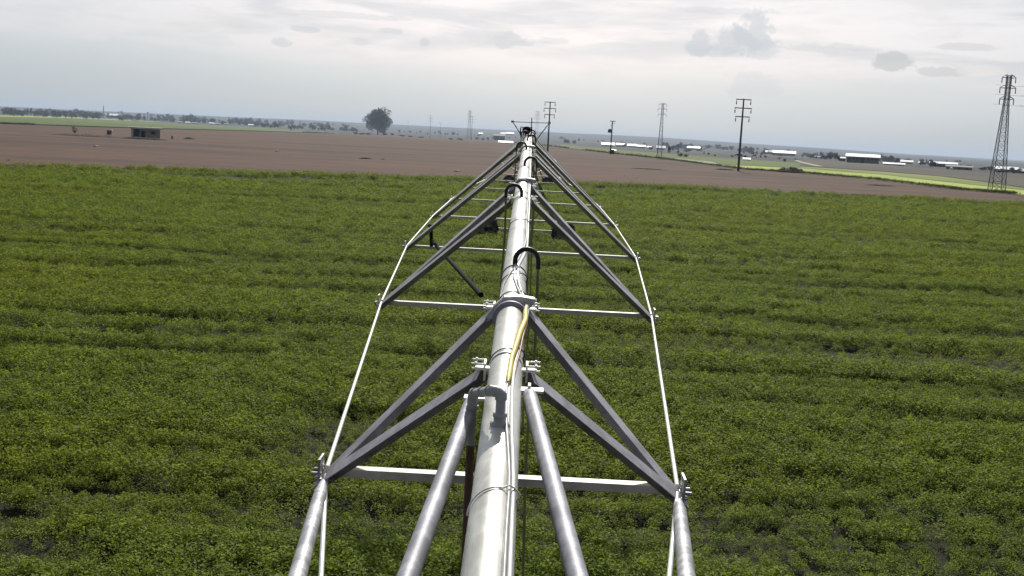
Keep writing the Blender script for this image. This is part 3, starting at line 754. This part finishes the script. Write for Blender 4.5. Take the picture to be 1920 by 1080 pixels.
M_FAR = mat('far_foliage', (.030, .040, .028), .9, 0, .3, .3, trans=.1)
M_FAR2 = mat('far_olive_foliage', (.07, .08, .045), .9, 0, .3, .3, trans=.15)
variants = []
def proto(idx, W, Hc, seed, m, n=420):
    me, cl = tree_mesh('crown', W*1.15, Hc*1.05, Hc*.0, n, max(.5, W*.085), seed, m, 14)
    b = MB(); b.tube((0, 0, -.3), (0, 0, Hc*.6), W*.035, W*.015, n=6)
    for c, _, _ in cl[:5]: b.sweep([(0, 0, Hc*.25), (c.x*.4, c.y*.4, Hc*.25+(c.z-Hc*.25)*.5), c], [W*.02, W*.012, W*.005], 4)
    tm = bpy.data.meshes.new('trunk'); tm.from_pydata(b.v, [], b.f); tm.materials.append(M_BARK); return me, tm
TP = [proto(0, 9, 8, 1, M_FAR), proto(1, 12, 9, 2, M_FAR), proto(2, 7, 7, 3, M_FAR), proto(3, 3.0, 11, 4, M_FAR), proto(4, 8, 6.5, 6, M_FAR2)]
TD = [(9, 8), (12, 9), (7, 7), (3.0, 11), (8, 6.5)]
def far_tree(px, py, wpx, hpx_, kind, label, group):
    g_ = on_ground(px, py); k = g_.y/F; W, Hc = TD[kind]
    t = empty('tree', g_, random.uniform(0, 6.28), label=label, cat='tree', group=group)
    for me, nm in zip(TP[kind], ('crown', 'trunk')):
        o = bpy.data.objects.new(nm, me); COL.objects.link(o); o.parent = t
    t.scale = (wpx*k/W, wpx*k/W, hpx_*k/(Hc*1.0))
    return t
GL = 'hazy trees along the far left village'
LL = 'dark hazy tree in the village tree line far beyond the left green field'
def hz(x): return VP[1]+HS*(x-VP[0])
r = random.Random(3)
for x, wd_, hh, kk in [(8, 14, 10, 0), (20, 16, 12, 1), (33, 14, 9, 0), (44, 15, 11, 1), (66, 14, 9, 0), (76, 12, 8, 2), (88, 16, 8, 1), (100, 14, 9, 0), (112, 16, 11, 1), (124, 14, 10, 0), (133, 10, 7, 2),
                       (158, 14, 11, 1), (174, 10, 6, 2), (184, 14, 10, 0), (224, 16, 9, 1), (234, 12, 8, 0), (246, 10, 8, 2), (256, 14, 7, 0), (270, 8, 7, 2), (324, 12, 6, 0), (345, 14, 6, 1), (384, 14, 7, 0), (400, 12, 8, 2), (416, 14, 6, 1), (432, 14, 8, 0), (446, 16, 8, 1), (462, 12, 7, 0)]:
    far_tree(x, 216.5+(x)*.041+r.uniform(-.5, .5), wd_*1.15, hh*1.35, kk, LL, GL)
for x in (52, 59): far_tree(x, 217.5, 5, 16, 3, 'slim pointed tree in a pair standing above the left tree line', 'pair of slim trees in the left tree line')
far_tree(546, 246.0, 4.5, 8, 2, 'tiny dark tree alone on the field edge left of the lone round tree', None)
g_ = on_ground(140, 253.5); k = g_.y/F
t = empty('thin_tree', g_, 0, label='small thin pale tree beside the low mound left of the hut', cat='tree')
me, cl = tree_mesh('crown', 15*k, 14*k, 4*k, 260, 1.1*k, 8, mat('pale_spring_foliage', (.16, .15, .08), .8, 0, .3, .5, trans=.3), 12)
o = bpy.data.objects.new('crown', me); COL.objects.link(o); o.parent = t
b = MB(); b.tube((0, 0, -.2), (.3*k, 0, 9*k), .7*k, .35*k, n=8)
for c, _, _ in cl[:8]: b.sweep([(0, 0, 3*k), (c.x*.5, c.y*.5, c.z*.6), c], [.4*k, .25*k, .1*k], 5)
b.build('trunk', mat('grey_bark', (.07, .06, .05), .9), t)
GRR = 'hazy trees among the far right farm buildings'; LR = 'dark hazy tree among the farm buildings far beyond the right fields'
for x, y, wd_, hh, kk in [(1255, 289, 7, 13, 2), (1262, 283, 10, 8, 0), (1272, 282, 14, 14, 1), (1284, 280, 12, 8, 0), (1275, 294, 10, 6, 4), (1286, 295, 10, 5, 0), (1330, 279, 16, 7, 1), (1345, 280, 14, 8, 0), (1358, 281, 14, 6, 1), (1372, 282, 12, 7, 0),
                          (1396, 285, 14, 10, 1), (1404, 286, 10, 8, 2), (1512, 292, 12, 5, 1), (1520, 296, 10, 5, 0), (1545, 299, 12, 8, 1), (1556, 300, 14, 11, 0), (1566, 301, 12, 12, 2), (1577, 302, 12, 9, 1), (1658, 303, 12, 8, 0), (1668, 304, 10, 7, 2), (1680, 305, 14, 8, 1), (1700, 306, 10, 7, 0), (1735, 309, 14, 6, 1), (1752, 312, 16, 6, 0), (1800, 315, 18, 6, 1), (1816, 317, 14, 7, 0),
                          (1842, 319, 16, 6, 1), (1856, 320, 14, 7, 0), (1880, 324, 18, 7, 1), (1902, 325, 16, 6, 0), (1170, 277, 8, 6, 2), (1220, 281, 10, 5, 0), (1290, 285, 14, 5, 1), (1310, 284, 14, 5, 0), (1385, 293, 12, 4, 4), (1460, 292, 14, 4, 4)]:
    far_tree(x, y, wd_*1.2, hh*1.15, kk, LR, GRR)
GC = 'hazy bushes behind the field edge at the centre'; LC = 'small dull bush on the field edge between the lone tree and the machine'
for x, y, wd_, hh, kk in [(668, 252, 14, 4, 0), (680, 252.6, 14, 4, 1), (690, 253, 12, 4, 0), (722, 253.5, 12, 5, 1), (735, 253.5, 10, 4, 0), (752, 255.5, 14, 3.4, 1), (768, 257, 12, 3, 0), (790, 258.5, 12, 3, 1), (845, 262, 12, 3, 0), (862, 262.6, 12, 4, 1), (895, 262.5, 8, 5, 2), (905, 263, 8, 4, 0), (914, 263.5, 7, 6, 2), (938, 261, 16, 8, 1), (928, 262, 12, 7, 0)]:
    far_tree(x, y, wd_, hh, kk, LC, GC)

belt = bpy.data.collections.new('belt_trees')
for i in (0, 1, 2, 4):
    o = bpy.data.objects.new('belt_tree', TP[i][0]); belt.objects.link(o)
def tree_belt(lines, label, seed):
    r_ = random.Random(seed); P, S = [], []
    for (x0, y0, x1, y1, n, sc, jit) in lines:
        for _ in range(n):
            u = r_.random(); x = x0+(x1-x0)*u
            if vnoise(np.array([x*.045]), np.array([y0*.7]), seed)[0] < .38: continue
            g_ = on_ground(x, y0+(y1-y0)*u+r_.gauss(0, jit)); P.append(tuple(g_)); S.append(sc*r_.uniform(.5, 1.3)*g_.y/1500)
    scatter('tree_belt', np.array(P), S, [r_.uniform(0, 6.28) for _ in P], belt, label=label, kind='stuff')
tree_belt([(0, 213.5, 480, 235, 90, 1.0, .8), (0, 209.5, 640, 241, 120, .7, 1.0), (480, 238, 700, 249, 40, .8, .6), (200, 214, 660, 238, 80, .5, 1.0)], 'far hazy woods and hedges behind the left village', 5)
tree_belt([(1030, 268, 1330, 280, 60, .7, .5), (1240, 276, 1560, 296, 80, .8, .7), (1390, 288, 1600, 301, 50, .55, .8), (1640, 302, 1920, 325, 80, .9, .8), (1050, 262, 1900, 312, 80, .4, 1.2), (730, 247, 1000, 262, 35, .4, 1.0), (1240, 285, 1500, 300, 50, .35, 1.2)], 'far hazy woods and hedges on the right plain', 9)

# ------------------------------------------------------------------ buildings
M_ROOFW = mat('white_sheet_roof', (.88, .89, .89), .5, 0, .06, .4)
M_WALLG = mat('grey_green_wall', (.13, .145, .12), .8, 0, .12, .5)
M_WALLD = mat('dark_wall', (.05, .055, .06), .8, 0, .15, .5)
M_WALLP = mat('pale_wall', (.42, .42, .40), .8, 0, .1, .5)
M_ROOFG = mat('grey_roof', (.24, .22, .21), .8, 0, .15, .8)
M_ROOFR = mat('faded_tile_roof', (.26, .16, .13), .85, 0, .15, .8)
M_OPEN = mat('dark_opening', (.012, .013, .015), .7, 0, .1, 1)
def building(name, px, py, wpx, hp, label, wall, roof, cat='shed', group=None, depth=.5, pitch=.25, rz=0., doors=2, over=.04, windows=0):
    g_ = on_ground(px, py); k = g_.y/F; W, Hh = wpx*k, hp*k; depth = min(1.15, depth*1.7); Dp = W*depth; rh = Hh*pitch; wh = Hh-rh
    t = empty(name, g_, rz-math.atan2(g_.x, g_.y), label=label, cat=cat, group=group)
    b = MB(); x, y = W/2*(1-over), Dp/2*(1-over)
    vs = [(-x, -y, -.5), (x, -y, -.5), (x, y, -.5), (-x, y, -.5), (-x, -y, wh), (x, -y, wh), (x, y, wh), (-x, y, wh), (-x, 0, Hh*.985), (x, 0, Hh*.985)]
    b.add(vs, [(0, 1, 5, 4), (2, 3, 7, 6), (1, 2, 6, 9, 5), (3, 0, 4, 8, 7)]); b.build('wall', wall, t)
    b = MB(); x, y = W/2*(1+over), Dp/2*(1+over); th = max(.12, Hh*.03)
    for s in (-1, 1):
        a = [(-x, s*y, wh-.05), (x, s*y, wh-.05), (x, 0, Hh), (-x, 0, Hh)]
        b.add(a+[(p[0], p[1], p[2]+th) for p in a], [(0,1,2,3), (4,7,6,5), (0,4,5,1), (1,5,6,2), (2,6,7,3), (3,7,4,0)])
    b.build('roof', roof, t)
    for i in range(doors):
        b = MB(); b.box((W*(-.5+(i+.5)/doors)*.85, -Dp/2*(1-over)-.02, wh*.38), (W*.10, .06, wh*.76)); b.build('door', M_OPEN, t)
    for i in range(windows):
        b = MB(); b.box((W*(-.5+(i+.5)/windows)*.9, -Dp/2*(1-over)-.02, wh*.68), (W*.05, .05, wh*.22)); b.build('window', M_OPEN, t)
    return t
GS = 'farm sheds beyond the right fields'
building('large_shed', 1617, 306, 59, 16.5, 'largest shed on the right with bright white roof and long grey green wall', M_WALLG, M_ROOFW, 'shed', GS, .5, .30, doors=1, windows=8)
building('shed', 1470, 291.5, 41, 8.5, 'long white roofed shed with dark wall left of the largest shed', M_WALLD, M_ROOFW, 'shed', GS, .5, .5)
building('shed', 1442, 288.5, 15, 6, 'small white roofed shed touching the left end of the long white roofed shed', M_WALLD, M_ROOFW, 'shed', GS, .6, .6, doors=1)
building('shed', 1140, 274.5, 24, 7, 'white roofed shed behind the transformer pole', M_WALLG, M_ROOFW, 'shed', GS, .5, .6)
building('shed', 1163, 275, 16, 6.5, 'white roofed shed just right of the transformer pole', M_WALLD, M_ROOFW, 'shed', GS, .6, .5, doors=1)
building('shed', 1185, 276, 18, 6, 'white roofed shed midway between the transformer pole and the slim pylon', M_WALLG, M_ROOFW, 'shed', GS, .5, .6)
building('shed', 1202, 278, 16, 6, 'low white roofed shed with dark wall left of the slim pylon', M_WALLD, M_ROOFW, 'shed', GS, .5, .5)
building('shed', 1217, 279, 9, 5, 'tiny white shed just left of the slim pylon', M_WALLP, M_ROOFW, 'shed', GS, .7, .5, doors=1)
building('shed', 1239, 280.5, 17, 7, 'white roofed shed directly behind the slim pylon', M_WALLD, M_ROOFW, 'shed', GS, .5, .6)
building('hut', 1150, 285, 10, 4.5, 'small white hut beside the foot of the transformer pole', M_WALLP, M_ROOFW, 'hut', None, .8, .5, doors=1)
building('shed', 1298, 280.5, 28, 6, 'long low pale roofed shed among trees right of the slim pylon', M_WALLG, M_ROOFW, 'shed', GS, .4, .5, doors=3)
building('house', 1347, 278, 10, 5, 'small pale house left of the tallest dark pole on the far plain', M_WALLP, M_ROOFG, 'house', None, .8, .4, doors=1)
building('shed', 1400, 301, 14, 4.5, 'small low shed with pale roof in the field right of the tallest dark pole', M_WALLD, M_ROOFW, 'shed', GS, .6, .5, doors=1)
building('hut', 1471, 302.5, 5, 5.5, 'tiny dark hut alone in the field below the long white roofed shed', M_WALLD, M_ROOFG, 'hut', None, .8, .3, doors=1)
building('shed', 1535, 297.5, 22, 5, 'low pale shed with faded roof left of the largest shed', M_WALLP, M_ROOFG, 'shed', GS, .5, .5)
building('shed', 1547, 295, 8, 7, 'steep pale roofed shed among trees left of the largest shed', M_WALLP, M_ROOFW, 'shed', GS, .8, .7, doors=1)
building('shed', 1580, 302.5, 10, 8, 'narrow dark shed touching the left side of the largest shed', M_WALLD, M_ROOFW, 'shed', GS, .8, .3, doors=1)
building('shed', 1676, 310, 38, 4.5, 'long very low pale shed right of the largest shed', M_WALLP, M_ROOFW, 'shed', GS, .4, .5, doors=3)
building('shed', 1700, 307, 22, 6.5, 'white roofed shed with dark wall right of the low pale shed', M_WALLD, M_ROOFW, 'shed', GS, .5, .5)
building('shed', 1728, 307.5, 12, 4.5, 'small white roofed shed left of the very long roofed shed', M_WALLD, M_ROOFW, 'shed', GS, .6, .6, doors=1)
building('shed', 1768, 313, 48, 9, 'very long pale roofed shed left of the right hand pylon', M_WALLD, M_ROOFW, 'shed', GS, .35, .35, doors=4)
building('shed', 1798, 318, 46, 7.5, 'long dull roofed shed just in front of the very long pale roofed shed', M_WALLG, M_ROOFG, 'shed', GS, .35, .35, doors=3)
building('shed', 1886, 322.5, 40, 9.5, 'white roofed shed with dark wall behind the right hand pylon', M_WALLD, M_ROOFW, 'shed', GS, .5, .5)
building('shed', 1917, 325, 14, 8, 'white roofed shed cut off by the right edge of the view', M_WALLD, M_ROOFW, 'shed', GS, .8, .5, doors=1)
b = MB(); g_ = on_ground(1784, 317.5); k = g_.y/F; b.lathe(g_, (0, 0, 1), [(3*k, -.3), (3*k, 1.6*k), (2.5*k, 3.0*k), (1.3*k, 4*k), (0, 4.3*k)], 16)
tag(b.build('silo', M_ROOFW), 'small white domed tank in front of the very long roofed shed', 'tank')
# centre and left buildings
building('shed', 943, 252.5, 9, 4, 'short white shed immediately left of the long white shed left of the machine', M_WALLP, M_ROOFW, 'shed', None, .7, .6, doors=1)
building('shed', 956, 253.0, 15, 5, 'long white shed on the far plain left of the machine tip', M_WALLP, M_ROOFW, 'shed', None, .5, .6)
building('shed', 936, 262.8, 21, 11, 'dull grey barn with pale roof below the white sheds left of the machine', M_WALLD, M_ROOFG, 'barn', None, .6, .3)
building('shed', 948, 268.5, 27, 4, 'long low white roof on the field edge left of the machine tip', M_WALLD, M_ROOFW, 'shed', None, .4, .7, doors=1)
building('house', 901, 252, 8, 3, 'small pale house behind the dark pole left of the machine', M_WALLP, M_ROOFW, 'house', None, .8, .5, doors=0)
GV = 'pale houses of the far left village'
building('house', 142, 219.5, 9, 5, 'white gabled house standing alone among the left trees', M_WALLP, M_ROOFW, 'house', GV, .8, .5, doors=0)
building('hall', 212, 220.5, 25, 7, 'wide white roofed hall right of the minaret', M_WALLD, M_ROOFW, 'hall', GV, .5, .5, doors=2)
building('house', 304, 226, 17, 7, 'gabled grey roofed farmhouse with pitched roof right of the white hall', M_WALLG, M_ROOFG, 'house', GV, .7, .5, doors=0)
LH = 'small pale house in the scattered village row left of the lone tree'
for x, w_, h_ in [(254, 12, 2.6), (338, 10, 3.5), (352, 9, 3.2), (365, 11, 3), (397, 9, 3.6), (408, 10, 3.2), (424, 8, 3), (470, 9, 3.6), (478, 8, 3)]:
    building('village_house', x, 216.8+x*.042, w_, h_, LH, M_WALLP, random.choice([M_ROOFR, M_ROOFG, M_ROOFW]), 'house', 'row of small pale village houses', .8, .45, doors=0)
# minaret
g_ = on_ground(194, 221); k = g_.y/F
t = empty('minaret', g_, 0, label='thin grey minaret rising above the left village', cat='minaret')
b = MB(); b.tube((0, 0, 0), (0, 0, 17*k), .9*k, .75*k, n=12); b.build('shaft', M_WALLP, t)
b = MB(); b.lathe((0, 0, 17*k), (0, 0, 1), [(.7*k, -.3*k), (1.2*k, 0), (1.2*k, .5*k), (.6*k, .6*k)], 12); b.build('balcony', M_WALLP, t)
b = MB(); b.tube((0, 0, 17.5*k), (0, 0, 20*k), .65*k, .6*k, n=12); b.lathe((0, 0, 20*k), (0, 0, 1), [(.75*k, 0), (.4*k, 2*k), (0, 4.2*k)], 12); b.build('spire', M_WALLG, t)
# water tower dot on the ridge
g_ = on_ground(277, 226); k = g_.y/F
t = empty('water_tower', g_, 0, label='tiny dark tower top on the horizon above the farmhouse', cat='tower')
b = MB(); b.tube((0, 0, 0), (0, 0, 13*k), .5*k, .4*k, n=8); b.build('stem', M_WALLG, t)
b = MB(); b.lathe((0, 0, 13*k), (0, 0, 1), [(0, 0), (1.5*k, .8*k), (1.7*k, 2.0*k), (0, 2.7*k)], 12); b.build('tank', M_WALLD, t)

# the hut in the brown field
g_ = on_ground(273, 260.5); k = g_.y/F
t = empty('field_hut', g_, -math.atan2(g_.x, g_.y)+.05, label='low concrete hut with wide flat roof in the brown field', cat='hut')
M_CONC = mat('weathered_concrete', (.36, .35, .32), .9, 0, .25, .9, col2=(.24, .23, .21))
M_CROOF = mat('concrete_roof', (.68, .64, .58), .9, 0, .15, .8)
W_, D_, Hh = 50*k, 28*k, 18*k
b = MB(); b.box((0, D_/2-.1, Hh/2), (W_, .2, Hh)); b.box((-W_/2+.1, 0, Hh/2), (.2, D_-.42, Hh)); b.box((W_/2-.1, 0, Hh/2), (.2, D_-.42, Hh)); b.box((W_*.13, -D_/2+.1, Hh/2), (W_*.73, .2, Hh-.01)); b.box((-W_*.46, -D_/2+.1, Hh/2), (W_*.08, .2, Hh-.01)); b.build('wall', M_CONC, t)
b = MB(); b.box((0, -.3, Hh+2*k), (61*k, D_+10*k, 3.2*k)); b.build('roof', M_CROOF, t)
b = MB(); b.box((W_*.25, -D_/2-.02, Hh*.66), (7*k, .05, 5.5*k)); b.build('window', M_OPEN, t)
b = MB(); b.box((-W_*.10, -D_/2-.02, Hh*.42), (7*k, .06, Hh*.8)); b.build('door', M_DARK, t)
b = MB(); b.box((-W_/2+1*k, -D_/2-3*k, Hh/2), (1.6*k, 1.6*k, Hh)); b.build('post', M_CROOF, t)
g2 = on_ground(205, 252.5); k = g2.y/F
t = empty('pump_box', g2, .2, label='small box shaped kiosk with pale lid left of the hut', cat='kiosk')
b = MB(); b.box((0, 0, 3.6*k), (8*k, 6*k, 7.4*k)); b.build('cabinet', mat('dark_cabinet', (.10, .095, .09), .8), t)
b = MB(); b.box((0, 0, 8.3*k), (10.5*k, 8*k, 1.8*k)); b.build('lid', M_CROOF, t)
g2 = on_ground(323, 260.5); k = g2.y/F
b = MB(); b.lathe(g2, (0, 0, 1), [(0, -.1), (2.1*k, 0), (2.2*k, 5.5*k), (1.4*k, 6.5*k), (0, 6.5*k)], 12); tag(b.build('barrel', mat('yellowish_barrel', (.36, .33, .17), .7, 0, .15, 3)), 'pale yellow barrel standing right of the hut', 'barrel')
g2 = on_ground(150, 257); k = g2.y/F
b = MB(); b.box(g2+Vector((0, -.1, 1.6*k)), (1.6*k, 1.6*k, 4.5*k)); tag(b.build('stake', M_CROOF), 'short pale stake in front of the low mound left of the hut', 'stake')
# low earth mounds, and one dark strip for a pole's shadow
def mound(px, py, wpx, dm, hm, label, m, seed, nx=40, ny=10):
    g_ = on_ground(px, py); k = g_.y/F; W = wpx*k; vs, fs = [], []
    for j in range(ny+1):
        for i in range(nx+1):
            u, v = i/nx*2-1, j/ny*2-1; e = max(0, (1-abs(u)**3))*max(0, (1-v*v))
            z = hm*e*(.45+1.1*float(fnoise(np.array([u*6+seed]), np.array([v*2.0+seed]), seed)[0])); vs.append((g_.x+u*W/2, g_.y+v*dm/2+.04*u*W*0, g_.z+.03+z-.02*(e == 0)))
    for j in range(ny):
        for i in range(nx):
            a = j*(nx+1)+i; fs.append((a, a+1, a+nx+2, a+nx+1))
    return grid_mesh('earth_or_shadow_mound', vs, fs, m, label=label, cat='mound')
M_MOUND = mat('mound_earth', (.105, .075, .062), .95, 0, .3, .6, coord='World', spec=.1, bump=.3)
M_MOUNDD = mat('weedy_earth_and_shadow', (.035, .033, .022), .95, 0, .35, .8, coord='World', spec=.1, bump=.3)
mound(165, 256.0, 150, 4, .5, 'long low earth bank running left of the hut', M_MOUND, 3)
mound(270, 261.5, 90, 3, .45, 'dark weedy earth strip in front of the hut', M_MOUNDD, 4)
mound(355, 261, 22, 2, .4, 'small dark clod heap right of the yellow barrel', M_MOUNDD, 5, 16, 6)
mound(1483, 323.5, 56, 3.5, 1.1, 'dark grassy heap between the brown field and the lime field', M_MOUNDD, 6)
mound(1358, 318.8, 40, 1.2, .25, 'thin dark strip modelled as the pole shadow left of the foot of the tallest pole', M_MOUNDD, 7, 24, 6)  # dark-coloured strip laid where the tallest pole's shadow falls
mound(685, 298, 26, 1.0, .22, 'dark clods lying in the middle of the brown field below the lone tree', M_MOUNDD, 8, 20, 6)
mound(1215, 317.5, 70, .8, .14, 'faint dark weedy line in the brown field left of the tallest pole', M_MOUNDD, 9, 30, 6)
mound(1650, 348.5, 60, .8, .14, 'faint dark furrow line on the right part of the brown field', M_MOUNDD, 10, 30, 6)
for px, py, l in ((519, 285, 'pale stone alone on the left part of the brown field'), (718, 299, 'pale stone beside the dark clods below the lone tree'), (179, 275, 'pale stone on the brown field below the kiosk'), (857, 322, 'pale stone near the crop edge left of the machine')):
    g2 = on_ground(px, py); bm = bmesh.new(); bmesh.ops.create_icosphere(bm, subdivisions=2, radius=.28)
    for v in bm.verts: v.co = Vector((v.co.x*1.5, v.co.y, v.co.z*.6))*(1+.25*(random.random()-.5))
    me = bpy.data.meshes.new('stone'); bm.to_mesh(me); bm.free(); me.materials.append(M_CROOF if False else mat('pale_stone', (.45, .40, .34), .9, 0, .1, 3))
    o = bpy.data.objects.new('stone', me); o.location = g2+Vector((0, 0, .08)); COL.objects.link(o); tag(o, l, 'stone')
sm_ = bpy.data.meshes['stone']
for q in range(16):
    px = random.uniform(1115, 1200); py = 326+(px-1115)*.04+random.uniform(0, 12)
    o = bpy.data.objects.new('stone', sm_); o.location = on_ground(px, py)+Vector((0, 0, .03)); o.scale = (random.uniform(.2, .5),)*3; o.rotation_euler = (0, 0, random.random()*6); COL.objects.link(o)
    tag(o, 'small pale stone on the brown soil just right of the machine near the crop edge', 'stone', 'pale stones right of the machine')

# ------------------------------------------------------------------ rough weeds on the field edges
M_WEED = leaf_material('weed_leaf', (.030, .040, .012), (.095, .12, .030), (1.2, 1.05, .8), .25)
weeds = bpy.data.collections.new('weed_plants')
for i in range(3): weeds.objects.link(leaf_cluster('weed', 46, .35, .5, .13, 80+i, M_WEED))
P, S = [], []
fe = np.array([[p.x, p.y] for p in far_edge])
for _ in range(5200):
    t_ = rng.uniform(0, len(fe)-1.001); i = int(t_); p = fe[i]+(fe[i+1]-fe[i])*(t_-i)
    if p[1] > 1200: continue
    d = rng.normal(0, .35)
    if vnoise(np.array([p[0]*.05]), np.array([0.]), 2)[0] < .35: continue
    x, y = p[0]+rng.normal(0, .3), p[1]+d*(1+p[1]/300.); P.append((x, y, float(terrain(x, y)))); S.append(rng.uniform(.5, 1.2)*(1+p[1]/500.)*.9)
for _ in range(2600):
    x = rng.uniform(-75, 90); y = float(edge_y(x))+rng.exponential(2.2)
    if vnoise(np.array([x*.12]), np.array([y*.3]), 8)[0] < .45: continue
    P.append((x, y, -H+.02)); S.append(rng.uniform(.25, .8))
scatter('edge_weeds', np.array(P), S, rng.uniform(0, 6.28, len(P)), weeds, label='ragged dark weeds along the edges of the brown field', cat='weeds', kind='stuff')

# ------------------------------------------------------------------ haze
hb = MB(); hb.box((0, 0, 15), (29000, 29000, 66))
M_HAZE = bpy.data.materials.new('haze'); M_HAZE.use_nodes = True; g = NG(M_HAZE.node_tree); g.n.clear()
out = g.node('ShaderNodeOutputMaterial'); pv = g.node('ShaderNodeVolumePrincipled')
g.put(pv, 'Color', (.56, .67, .83, 1)); g.put(pv, 'Density', 1.25e-4); g.put(pv, 'Anisotropy', .25); g.l.new(pv.outputs[0], out.inputs['Volume'])
hz_ = hb.build('haze', M_HAZE); tag(hz_, 'pale bluish haze over the distant plain', 'haze', None, 'stuff')
